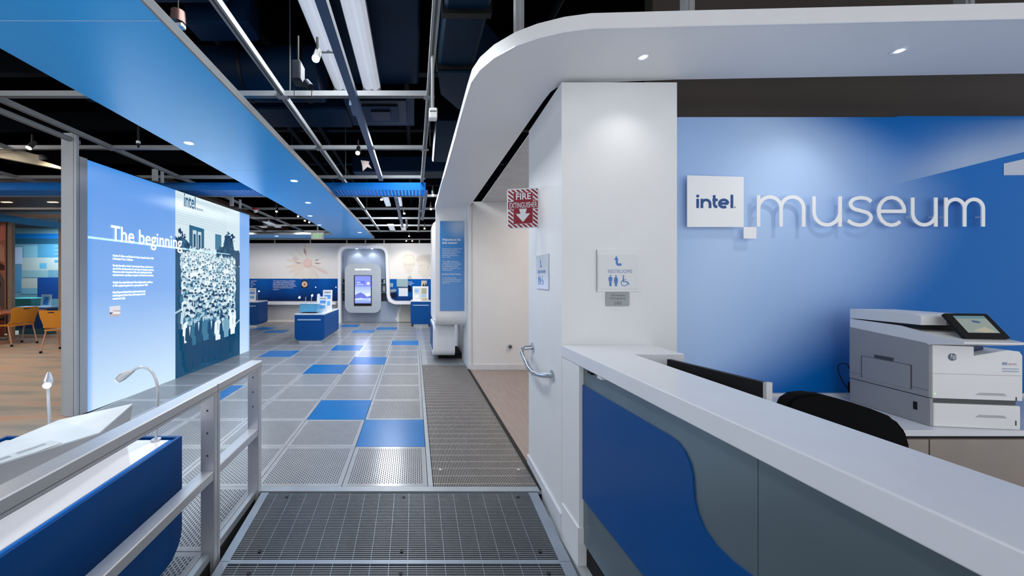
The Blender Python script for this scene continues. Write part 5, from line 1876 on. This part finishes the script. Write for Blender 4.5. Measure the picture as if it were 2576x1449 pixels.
text('screen_lettering', ['Explore', 'Intel’s History'], 0.055, frame_of((s0[0] + .12 * sw_, KY - 0.0185, s0[1] + .75 * sh_), FRONT_U, UP), m_glow, ki, width=.42 * sw_, depth=0.0004)
q = kw(893.5, 679.5)
text('title_lettering', 'Explore Intel’s History', 0.08, frame_of((q[0], KY - 0.002, q[1]), FRONT_U, UP), mat('kiosk_title_glow', (0.95, 0.97, 1), 0.4, emit=1.0, ecol=(0.95, 0.97, 1)), ki, width=39 * KY / F, bold=0.002)
lamp('AREA', (kw(913, 0)[0], KY - 0.05, kw(0, 730)[1]), 5, (0.6, 0.65, 1), (kw(913, 0)[0], KY - 2, 1.0), 0.5, 0.9, name='screen_light')

# portrait mural and collage to the right of the arch
pm = thing('portrait_mural', 'faint grey portrait mural of two heads on the back wall', 'mural', (0, BY, 1.46))
x0, z0 = bw(976, 702)
x1, z1 = bw(1110, 612)
grad('mural_ground', x1 - x0, z1 - z0, lambda u, v: mix(c(226, 225, 222), c(214, 217, 222), v), frame_of((x0, BY - 0.004, z0), FRONT_U, UP), m_printd, pm, 6, 6)
g1_, g2c, g3 = c(218, 214, 207), c(203, 200, 194), c(190, 189, 184)
heads = [([bw(1014, 648), bw(1017, 642), bw(1024, 639), bw(1034, 639), bw(1041, 643), bw(1044, 652), bw(1042, 668), bw(1037, 684), bw(1030, 691), bw(1022, 687), bw(1015, 674), bw(1013, 660)], g1_),
         ([bw(1013, 655), bw(1014, 645), bw(1019, 640), bw(1028, 638.5), bw(1038, 640), bw(1043.5, 648), bw(1042, 657), bw(1040, 647), bw(1034, 643), bw(1022, 643), bw(1016, 648)], g2c),
         ([bw(1015, 666), bw(1026, 666), bw(1040, 665), bw(1040, 667.5), bw(1026, 668.5), bw(1015, 668.5)], g2c),
         ([bw(1022, 679.5), bw(1028, 678.8), bw(1034, 678.5), bw(1031, 680), bw(1026, 680.6)], g2c),
         ([bw(1026, 668), bw(1028, 668), bw(1030, 675), bw(1026.5, 676), bw(1024.5, 675)], c(211, 207, 200)),
         ([bw(1041, 660), bw(1044, 659), bw(1044, 667), bw(1041, 670)], g2c),
         ([bw(1016, 664), bw(1024, 663.5), bw(1024, 664.6), bw(1016, 665)], g3),
         ([bw(1029, 663.5), bw(1039, 663), bw(1039, 664.2), bw(1029, 664.6)], g3),
         ([bw(1026, 696), bw(1033, 692), bw(1037, 702), bw(1025, 702)], g3),
         ([bw(1047, 660), bw(1052, 650), bw(1066, 643), bw(1085, 641), bw(1095, 650), bw(1095, 690), bw(1076, 698), bw(1064, 699), bw(1056, 690), bw(1050, 684), bw(1053, 676)], g1_),
         ([bw(1044, 654), bw(1050, 645), bw(1062, 641), bw(1080, 639), bw(1095, 645), bw(1095, 668), bw(1084, 672), bw(1076, 662), bw(1064, 655), bw(1050, 659)], g2c),
         ([bw(1064, 645), bw(1085, 641), bw(1095, 648), bw(1095, 662), bw(1085, 664), bw(1072, 652)], g3),
         ([bw(1054, 668), bw(1063, 667), bw(1063, 668.4), bw(1054, 669.4)], g3), ([bw(1050, 684), bw(1056, 683), bw(1057, 684.6), bw(1053, 686)], g2c), ([bw(1074, 668), bw(1079, 667), bw(1080, 676), bw(1076, 679)], g2c)]
draw('portrait_print', heads, frame_of((0, BY - 0.006, 0), FRONT_U, UP), m_printd, pm, lift=0.0003)
cb_ = thing('photo_collage', 'blue photo collage band right of the kiosk arch', 'wall panel', (0, BY, 0.7))
x0, z0 = bw(978, 757)
x1, z1 = bw(1110, 702)
grad('collage_ground', x1 - x0, z1 - z0, lambda u, v: mix(c(6, 36, 84), c(0, 88, 172), 0.3 + v), frame_of((x0, BY - 0.006, z0), FRONT_U, UP), m_prints_and_veil, cb_, 8, 8)
co = [([bw(980, 757), bw(1000, 757), bw(998, 735), bw(980, 738)], c(12, 26, 56)), ([bw(998, 702), bw(1026, 702), bw(1026, 744), bw(1003, 744), bw(1003, 728), bw(998, 720)], c(150, 176, 182)),
      ([bw(1003, 725), bw(1026, 725), bw(1026, 745), bw(1003, 745)], c(216, 222, 230)), ([bw(981, 712), bw(989, 712), bw(989, 722), bw(981, 722)], c(140, 165, 180)),
      ([bw(982, 728), bw(995, 726), bw(995, 735), bw(982, 736)], c(120, 130, 150)), ([bw(999, 721), bw(1026, 722), bw(1026, 724), bw(999, 724)], c(20, 60, 100)),
      ([bw(1026, 716), bw(1034, 720), bw(1036, 732), bw(1030, 736), bw(1026, 730)], c(8, 20, 50)), ([bw(1059, 724), bw(1074, 722), bw(1074, 706), bw(1060, 706)], c(196, 190, 180)),
      ([bw(1062, 720), bw(1066, 712), bw(1068, 720), bw(1072, 708), bw(1072, 724), bw(1062, 724)], c(50, 46, 50)), ([bw(1060, 735), bw(1072, 722), bw(1080, 702), bw(1070, 722), bw(1068, 735)], c(20, 22, 30)),
      ([bw(985, 755), bw(1035, 755), bw(1035, 748), bw(985, 750)], c(16, 50, 110)), ([bw(984, 730), bw(998, 729), bw(998, 731), bw(984, 732)], c(160, 190, 200))]
for k, one in enumerate(co):
    draw('collage_photo', [one], frame_of((0, BY - 0.008 - 0.0003 * k, 0), FRONT_U, UP), m_prints_and_veil, cb_)
btext(['Founding', 'the company', 'in 1968'], 1026, 710, 15, 0.05, cb_)
draw('lower_mural', [([bw(1004, 810), bw(1110, 810), bw(1110, 765), bw(1004, 765)], c(178, 180, 172)), ([bw(1004, 770), bw(1009, 764), bw(1007, 790), bw(1003, 776)], c(214, 216, 214))], frame_of((0, BY - 0.005, 0), FRONT_U, UP), m_printd, cb_, lift=0.0005)


# ================================================================== CARTS
def cart(name, label, x0, x1, y0, y1, ztop, rounded='front'):
    t = thing(name, label, 'display cart', ((x0 + x1) / 2, (y0 + y1) / 2, 0))
    zb = 0.075
    if rounded == 'front':
        body = prism_y(rrect(x0, x1, zb, ztop - 0.03, 0.09, 6, (0, 0, 1, 1)), y0, y1)
    else:
        body = prism_x(rrect(y0, y1, zb, ztop - 0.03, 0.09, 6, (0, 0, 1, 1)), x0, x1)
    part('body', body, m_bluedark, t, True)
    part('top', bx(x0, x1, y0, y1, ztop - 0.03, ztop, 0.004), m_counter, t)
    part('plinth', bx(x0 + 0.08, x1 - 0.08, y0 + 0.05, y1 - 0.1, 0.0, zb), m_alu, t)
    part('handle_strip', bx(x0 + 0.07, x1 - 0.08, y0 - 0.012, y0, ztop - 0.15, ztop - 0.125), mat('handle_pale', c(176, 196, 224), 0.35), t)
    return t


CY0 = 8.20
q0, q1 = W(741, 0, CY0), W(816, 0, CY0)
cart('display_cart', 'dark blue display cart with pale handle strip in the middle of the hall', q0.x, q1.x, CY0, 9.75, 0.685)
# things on the cart
ctz = 0.685
tb_ = B()
prism_x([(8.30, ctz + 0.03), (8.62, ctz + 0.002), (8.72, ctz + 0.16), (8.40, ctz + 0.21)], W(757, 0, 8.45).x, W(801, 0, 8.45).x, tb_)
ab = thing('acrylic_box', 'tilted teal acrylic box on the middle display cart', 'display box', (W(778, 0, 8.45).x, 8.5, ctz))
part('box_body', tb_, mat('teal_acrylic', c(74, 148, 188), 0.25), ab)
tl = B()
prism_x([(8.385, ctz + 0.208), (8.705, ctz + 0.160), (8.715, ctz + 0.172), (8.395, ctz + 0.222)], W(756, 0, 8.45).x, W(802, 0, 8.45).x, tl)
part('box_lid', tl, mat('pale_teal_lid', c(170, 212, 224), 0.3), ab)


def easel(label, xc, y, w, h, z, ang=0.25, prints=None):
    t = thing('info_easel', label, 'display stand', (xc, y, z))
    d_ = h * ang
    part('board', prism_x([(y, z + 0.001), (y + 0.02, z + 0.001), (y + d_ + 0.02, z + h), (y + d_, z + h)], xc - w / 2, xc + w / 2), m_counter, t)
    part('prop', prism_x([(y + 0.02, z + 0.001), (y + d_ + 0.12, z + 0.001), (y + d_ + 0.02, z + h * 0.9)], xc - 0.01, xc + 0.01), m_counter, t)
    fr = frame_of((xc - w / 2, y - 0.002, z), (1, 0, 0), Vector((0, d_, h)).normalized())
    draw('print', prints or [([(w * .15, h * .55), (w * .85, h * .55), (w * .85, h * .75), (w * .15, h * .75)], c(90, 150, 220)), ([(w * .2, h * .2), (w * .8, h * .2), (w * .8, h * .42), (w * .2, h * .42)], c(110, 170, 230)), ([(w * .15, h * .84), (w * .85, h * .84), (w * .85, h * .92), (w * .15, h * .92)], c(150, 158, 164))], fr, m_printd, t)
    return t


easel('narrow white info stand at the side of the middle cart', W(812, 0, 8.75).x, 8.72, 0.20, 0.36, ctz, 0.15)
easel('tall white framed info stand at the back of the middle cart', W(823, 0, 9.4).x, 9.40, 0.24, 0.50, ctz, 0.1)
tag(obj('vertical_board', prism_x([(8.9, ctz), (9.25, ctz), (9.2, ctz + 0.38), (9.1, ctz + 0.42), (8.98, ctz + 0.40)], W(797, 0, 8.95).x, W(797, 0, 8.95).x + 0.02), m_counter), 'white rounded upright board on the middle display cart', 'board')
for (a, b2, Yc, lab) in ((753, 749, 8.9, 'thin gooseneck lamp at the left edge of the middle cart'), (785, 744, 9.3, 'bright gooseneck lamp behind the tilted box on the middle cart')):
    base_ = Vector((max(q0.x + 0.04, W(a, 0, Yc).x - 0.015), Yc, ctz))
    hp = W(a, b2, Yc)
    gooseneck('gooseneck_lamp', lab, base_, [base_, Vector((base_.x, Yc, hp.z - 0.05)), Vector((base_.x + 0.005, Yc, hp.z + 0.02))], [hp + Vector((0, 0.04, 0.04)), hp + Vector((0, 0.02, 0.02)), hp], [0.012, 0.028, 0.026])
tag(obj('clear_cup', cyl(B(), (W(808, 0, 8.30).x, 8.26, ctz), (W(808, 0, 8.30).x, 8.26, ctz + 0.10), 0.035, 0.04, 16), mat('pale_blue_clear', c(170, 210, 235), 0.2), None, True), 'small pale blue cup at the corner of the middle cart', 'cup')

CY1 = 11.2
q0, q1 = W(1033, 0, CY1), W(1085, 0, CY1)
t = cart('display_cart', 'dark blue display cart on casters in front of the portrait mural', q0.x, q1.x, CY1, 11.85, 0.80)
for xx in (q0.x + 0.06, q1.x - 0.06):
    part('caster', cyl(B(), (xx - 0.03, CY1 + 0.08, 0.042), (xx + 0.03, CY1 + 0.08, 0.042), 0.042, n=14), m_strutdark, t, True)
easel('white info board with photos on the cart before the portrait mural', W(1058, 0, 11.5).x, 11.5, 0.50, 0.44, 0.80, 0.1,
      [([(.04, .04), (.46, .04), (.46, .40), (.04, .40)], c(204, 206, 200)), ([(.06, .24), (.19, .24), (.19, .36), (.06, .36)], c(130, 180, 230)), ([(.05, .07), (.2, .07), (.2, .18), (.05, .18)], c(222, 228, 236)), ([(.28, .2), (.44, .2), (.44, .38), (.28, .38)], c(160, 162, 140)), ([(.27, .1), (.42, .1), (.42, .18), (.27, .18)], c(150, 190, 230))])
q = W(1068, 752, 11.3)
sm = thing('machine_model', 'small beige machine model on the cart before the portrait mural', 'model', (q.x, 11.3, 0.80))
m_bg = mat('beige_model', c(196, 184, 160), 0.5)
part('model_base', bx(q.x - 0.1, q.x + 0.1, 11.25, 11.42, 0.801, 0.85, 0.008), m_bg, sm)
part('model_drum', cyl(B(), (q.x - 0.08, 11.33, 0.87), (q.x + 0.08, 11.33, 0.87), 0.035, n=14), m_bg, sm, True)
CY2 = 11.0
q0, q1 = W(595, 0, CY2), W(650, 0, CY2)
cart('display_cart', 'dark blue display cart half hidden behind the end of the light box', q0.x, q1.x, CY2, 11.7, 0.79)
easel('white info stand on the cart behind the light box', W(634, 0, 11.1).x, 11.1, 0.22, 0.40, 0.79, 0.08)
base_ = Vector((W(651, 0, 11.5).x - 0.03, 11.45, 0.79))
hp = W(651.5, 733, 11.45)
gooseneck('gooseneck_lamp', 'thin gooseneck lamp on the cart behind the light box', base_, [base_, Vector((base_.x, 11.45, hp.z - 0.03))], [hp + Vector((0, 0.03, 0.03)), hp + Vector((0, 0.01, 0.01)), hp], [0.012, 0.026, 0.024])

# ================================================================== CARPETED ROOM ON THE LEFT
GY_ = 9.15
gx = lambda px_: (px_ - CX) / F * GY_
m_fr = mat('warm_aluminium', c(178, 156, 140), 0.4, 0.4)
gwall = thing('glass_partition', 'framed glass partition behind the orange chairs', 'glass partition', (-9.7, GY_, 0))
for px_ in (28, 156, -60, 300):
    part('mullion', bx(gx(px_) - 0.045, gx(px_) + 0.045, GY_ - 0.05, GY_ + 0.05, -0.004, 3.05), m_fr, gwall)
part('head_rail', bx(gx(-60), gx(300), GY_ - 0.04, GY_ + 0.04, 3.02, 3.10), m_fr, gwall)
part('sill_rail', bx(gx(-60), gx(300), GY_ - 0.04, GY_ + 0.04, -0.004, 0.06), m_fr, gwall)


def glass_material():
    m = bpy.data.materials.new('tinted_glass')
    m.use_nodes = True
    b = m.node_tree.nodes['Principled BSDF']
    b.inputs['Base Color'].default_value = (0.82, 0.93, 0.97, 1)
    b.inputs['Roughness'].default_value = 0.02
    b.inputs['Transmission Weight'].default_value = 1.0
    b.inputs['IOR'].default_value = 1.1
    return m


m_glass = glass_material()
for (a, b2) in ((28, 156), (156, 300)):
    part('pane', bx(gx(a) + 0.045, gx(b2) - 0.045, GY_ - 0.004, GY_ + 0.004, 0.06, 3.02), m_glass, gwall)
# tall poster of a seated figure at the left edge
ps_ = thing('tall_poster', 'tall brown and orange photo poster of clothing beside the glass', 'poster', (gx(-20), GY_ - 0.07, 0))
px0, pz0 = gx(-160), 0.10
pw_, ph_ = gx(25) - gx(-160), 2.82
part('poster_board', bx(px0, px0 + pw_, GY_ - 0.09, GY_ - 0.06, pz0, pz0 + ph_), m_strutdark, ps_)
sc2 = lambda a, b2: ((a - (-160)) / F * GY_, H - (b2 - CY) / F * GY_ - pz0)
draw('poster_print', [([(0, 0), (pw_, 0), (pw_, ph_), (0, ph_)], c(168, 108, 86)), ([sc2(-160, 600), sc2(22, 566), sc2(22, 605), sc2(-160, 640)], c(206, 120, 100)), ([sc2(0, 562), sc2(12, 562), sc2(8, 610), sc2(0, 600)], c(120, 40, 34)),
                      ([sc2(0, 610), sc2(20, 620), sc2(22, 660), sc2(0, 650)], c(196, 142, 118)), ([sc2(-160, 655), sc2(0, 655), sc2(22, 668), sc2(22, 680), sc2(-160, 680)], c(74, 40, 34)), ([sc2(-160, 672), sc2(4, 672), sc2(22, 705), sc2(22, 790), sc2(6, 760), sc2(-160, 830)], c(96, 82, 80)),
                      ([sc2(0, 690), sc2(14, 715), sc2(4, 745), sc2(0, 750)], c(40, 34, 38)), ([sc2(0, 750), sc2(22, 800), sc2(22, 830), sc2(0, 790)], c(34, 28, 30)), ([sc2(0, 775), sc2(20, 785), sc2(18, 800), sc2(0, 800)], c(150, 96, 74)), ([sc2(-160, 800), sc2(22, 805), sc2(22, 846), sc2(-160, 846)], c(140, 66, 46))],
     frame_of((px0, GY_ - 0.092, pz0), FRONT_U, UP), m_printd, ps_, lift=0.0005)
# exhibits behind the glass
HY = 11.9
hx = lambda px_, py_: ((px_ - CX) / F * HY, H - (py_ - CY) / F * HY)
ew = thing('exhibit_wall', 'blue and pale block patterned exhibit wall behind the glass', 'exhibit wall', (-12, HY, 0))
a0, a1 = hx(0, 845), hx(230, 560)
part('wall_board', bx(a0[0], a1[0], HY, HY + 0.1, -0.004, 3.2), mat('exhibit_blue_grey', c(104, 146, 166), 0.6), ew)
rect = lambda a, b2, cc, d_, col: ([hx(a, d_), hx(cc, d_), hx(cc, b2), hx(a, b2)], col)
draw('block_print', [rect(0, 588, 230, 603, c(0, 104, 180)), rect(0, 600, 230, 614, c(30, 80, 106)), rect(60, 618, 95, 648, c(120, 168, 186)), rect(95, 614, 230, 648, c(76, 138, 172)), rect(55, 648, 230, 680, c(170, 178, 176)), rect(100, 662, 118, 676, c(92, 158, 188)), rect(55, 680, 122, 698, c(132, 164, 172)),
                     rect(30, 622, 57, 664, c(178, 190, 216)), rect(30, 668, 55, 735, c(84, 138, 178)), rect(55, 700, 95, 725, c(178, 178, 172)), rect(95, 698, 230, 750, c(10, 62, 132)), rect(55, 725, 95, 740, c(110, 160, 180)), rect(138, 654, 230, 660, c(80, 140, 180)), rect(138, 618, 160, 622, c(100, 150, 180)), rect(138, 628, 160, 632, c(110, 150, 190)), rect(138, 638, 160, 642, c(110, 150, 190))],
     frame_of((0, HY - 0.002, 0), FRONT_U, UP), m_printd, ew, lift=0.0008)
tag(obj('teal_bench', bx(W(25, 0, 10.6).x, W(86, 0, 10.6).x, 10.5, 11.0, -0.003, 0.92, 0.02), mat('teal_laminate', c(66, 150, 150), 0.5)), 'teal display block behind the glass partition', 'display block')
bt = thing('exhibit_table', 'pale blue exhibit table with easel behind the glass partition', 'table', (W(125, 0, 10.4).x, 10.4, 0))
part('table_top', bx(W(92, 0, 10.4).x, W(200, 0, 10.4).x, 10.3, 10.9, 0.62, 0.66), mat('pale_blue_top', c(170, 206, 230), 0.4), bt)
part('table_body', bx(W(96, 0, 10.4).x, W(120, 0, 10.4).x, 10.35, 10.85, 0.0, 0.62), mat('bright_blue_panel', c(40, 110, 180), 0.5), bt)
part('table_front', bx(W(120, 0, 10.4).x, W(200, 0, 10.4).x, 10.35, 10.4, 0.1, 0.62), mat('teal_grey_panel', c(90, 156, 176), 0.5), bt)
easel('blue printed easel on the table behind the glass', W(114, 0, 10.5).x, 10.5, 0.28, 0.36, 0.66, 0.1, [([(.03, .04), (.25, .04), (.25, .34), (.03, .34)], c(150, 196, 226)), ([(.06, .08), (.2, .06), (.22, .28), (.1, .3)], c(50, 120, 196))])
lowc = thing('navy_counter', 'low navy counter with pale edge behind the orange chairs', 'counter', (W(80, 0, 9.6).x, 9.7, 0))
part('counter_front', bx(W(40, 0, 9.6).x, W(118, 0, 9.6).x, 9.6, 9.9, 0.16, 0.70), mat('navy_laminate', c(8, 58, 122), 0.5), lowc)
part('counter_edge', bx(W(38, 0, 9.6).x, W(125, 0, 9.6).x, 9.55, 9.9, 0.70, 0.735), mat('pale_edge', c(150, 176, 214), 0.4), lowc)
part('counter_base', bx(W(42, 0, 9.6).x, W(116, 0, 9.6).x, 9.65, 9.9, 0.0, 0.16), mat('teal_plinth', c(70, 120, 130), 0.5), lowc)
# sloping blue header in front of the glass
hd = B()
prism_y([((0 - CX) / F * 8.6 - 1.5, 2.86), ((0 - CX) / F * 8.6, W(0, 538, 8.6).z), (W(160, 0, 8.6).x + 1.0, W(160, 565, 8.6).z - 0.12), (W(160, 0, 8.6).x + 1.0, W(160, 577, 8.6).z - 0.12), ((0 - CX) / F * 8.6, W(0, 556, 8.6).z), ((0 - CX) / F * 8.6 - 1.5, 2.78)], 8.6, 8.75, hd)
tag(obj('blue_header', hd, mat('header_blue', c(30, 104, 160), 0.5)), 'sloping blue header beam in front of the glass partition', 'beam')
# ceiling of the room: brown soffit, beige beam
struct('ceiling_lounge', bx(-14.8, -4.3, 6.2, 12.4, 3.16, 3.24), mat('brown_wood_ceiling', c(62, 38, 24), 0.5, var=0.3, scale=2, aniso=(0.4, 6, 1)))
bgm = B()
prism(bgm, [(0, 0), (1, 0), (1, 1), (0, 1)], lambda p: W(-300 if p[0] == 0 else 168, (305 if p[1] == 1 else 340) if p[0] == 0 else (405 if p[1] == 1 else 428), 4.3), lambda p: W(-300 if p[0] == 0 else 168, (305 if p[1] == 1 else 340) if p[0] == 0 else (405 if p[1] == 1 else 428), 4.3) + Vector((0, 0.08, 0)))
tag(obj('beige_beam', bgm, mat('beige_beam_paint', c(150, 140, 118), 0.6)), 'sloping beige beam over the carpeted room left of the post', 'beam')
for (px_, py_) in ((133, 509), (17, 511)):
    q = W(px_, py_, 7.95)
    tag(obj('linear_downlight', bx(q.x - 0.10, q.x + 0.10, q.y - 0.03, q.y + 0.03, 3.15, 3.162), mat('warm_linear_glow', (1, 0.8, 0.6), 0.4, emit=1.6, ecol=(1, 0.7, 0.45))), 'small warm linear light in the brown ceiling %s' % ('beside the grey partition post' if px_ > 100 else 'over the brown poster'), 'ceiling light', 'lounge ceiling lights')
lamp('AREA', (-8.2, 6.0, 3.1), 150, (1, 0.80, 0.62), (-8.2, 6.6, 0), 1.6, 1.6, name='lounge_light_and_fill')
lamp('AREA', (-5.6, 3.6, 3.2), 46, (1, 0.88, 0.76), (-5.6, 3.6, 0), 1.2, 1.2, name='lounge_light_and_fill')  # unseen area light added to brighten the near carpet
lamp('AREA', (-11.3, 10.8, 3.12), 110, (0.8, 0.92, 1.0), (-11.3, 10.9, 0), 0.5, 0.5, name='exhibit_light')

# orange chairs and table
m_or = mat('orange_shell_plastic', c(206, 138, 40), 0.4, var=0.05)
m_leg = mat('chair_leg_bronze', c(190, 146, 120), 0.4, 0.2)


def chair(label, loc, rz):
    t = thing('lounge_chair', label, 'chair', loc, rz, 'orange chairs in the carpeted room')
    # local: seat faces +y, back at -y
    bm_ = B()
    box(bm_, -0.22, 0.22, -0.20, 0.22, 0.43, 0.455, 0.012, 2)
    obj('seat', bm_, m_or, t, True)
    bk_ = B()
    L_ = []
    cols_ = 9
    rws = ((0.50, 0.205, -0.195), (0.60, 0.215, -0.225), (0.72, 0.235, -0.255), (0.80, 0.235, -0.275), (0.822, 0.232, -0.280), (0.85, 0.215, -0.287))
    for (z, hw, yy) in rws:
        L_.append([(hw * (2 * i / (cols_ - 1) - 1), yy - 0.03 * (1 - (2 * i / (cols_ - 1) - 1) ** 2), z) for i in range(cols_)])
    vf = [[bk_.verts.new((x, y, z)) for (x, y, z) in r_] for r_ in L_]
    vk = [[bk_.verts.new((x, y - 0.014, z)) for (x, y, z) in r_] for r_ in L_]
    for r_ in range(len(L_) - 1):
        for i in range(cols_ - 1):
            if r_ == 3 and 3 <= i <= 4:
                bk_.faces.new((vf[r_][i], vf[r_][i + 1], vk[r_][i + 1], vk[r_][i]))
                bk_.faces.new((vf[r_ + 1][i], vk[r_ + 1][i], vk[r_ + 1][i + 1], vf[r_ + 1][i + 1]))
                continue
            bk_.faces.new((vf[r_][i], vf[r_][i + 1], vf[r_ + 1][i + 1], vf[r_ + 1][i]))
            bk_.faces.new((vk[r_][i], vk[r_ + 1][i], vk[r_ + 1][i + 1], vk[r_][i + 1]))
    for r_ in range(len(L_) - 1):
        for i in (0, cols_ - 1):
            bk_.faces.new((vf[r_][i], vf[r_ + 1][i], vk[r_ + 1][i], vk[r_][i]))
    for i in range(cols_ - 1):
        bk_.faces.new((vf[0][i], vf[0][i + 1], vk[0][i + 1], vk[0][i]))
        bk_.faces.new((vf[-1][i], vf[-1][i + 1], vk[-1][i + 1], vk[-1][i]))
    obj('backrest', bk_, m_or, t, True)
    for sx_ in (-1, 1):
        obj('side_arm', tube(B(), [(0.21 * sx_, 0.12, 0.45), (0.225 * sx_, -0.12, 0.46), (0.215 * sx_, -0.20, 0.52)], 0.016, 8), m_or, t, True)
        for (y0_, y1_) in ((0.10, 0.20), (-0.14, -0.26)):
            l_ = obj('leg', tube(B(), [(0.215 * sx_, y0_, 0.46), (0.225 * sx_, y1_, 0.04)], 0.013, 8), m_leg, t, True)
            obj('caster', cyl(B(), (0.225 * sx_ - 0.012, y1_, 0.025), (0.225 * sx_ + 0.012, y1_, 0.025), 0.025, n=12), m_blk, l_, True)
    return t


q = W(58, 866, 8.15)
chair('orange chair seen from the side, drawn up to the round table', (q.x - 0.16, 8.15, -0.004), math.radians(78))
q = W(146, 885, 7.3)
chair('orange chair seen from behind with a slot in its back, beside the grey post', (q.x - 0.02, 7.45, -0.004), math.radians(8))
tb2 = thing('lounge_table', 'orange topped table at the edge of the carpeted room', 'table', (W(-10, 0, 8.3).x, 8.3, 0))
part('table_top', bx(W(-120, 0, 8.2).x, W(40, 0, 8.2).x, 7.9, 8.9, 0.69, 0.725, 0.008), mat('orange_wood_top', c(206, 130, 86), 0.4), tb2)
part('leg', bx(W(22, 0, 8.5).x, W(30, 0, 8.5).x, 8.5, 8.57, 0, 0.69), m_leg, tb2)
part('leg', bx(W(-90, 0, 8.5).x, W(-82, 0, 8.5).x, 8.5, 8.57, 0, 0.69), m_leg, tb2)
part('foot', bx(W(18, 0, 8.5).x, W(44, 0, 8.5).x, 8.15, 8.6, 0, 0.03), m_leg, tb2)
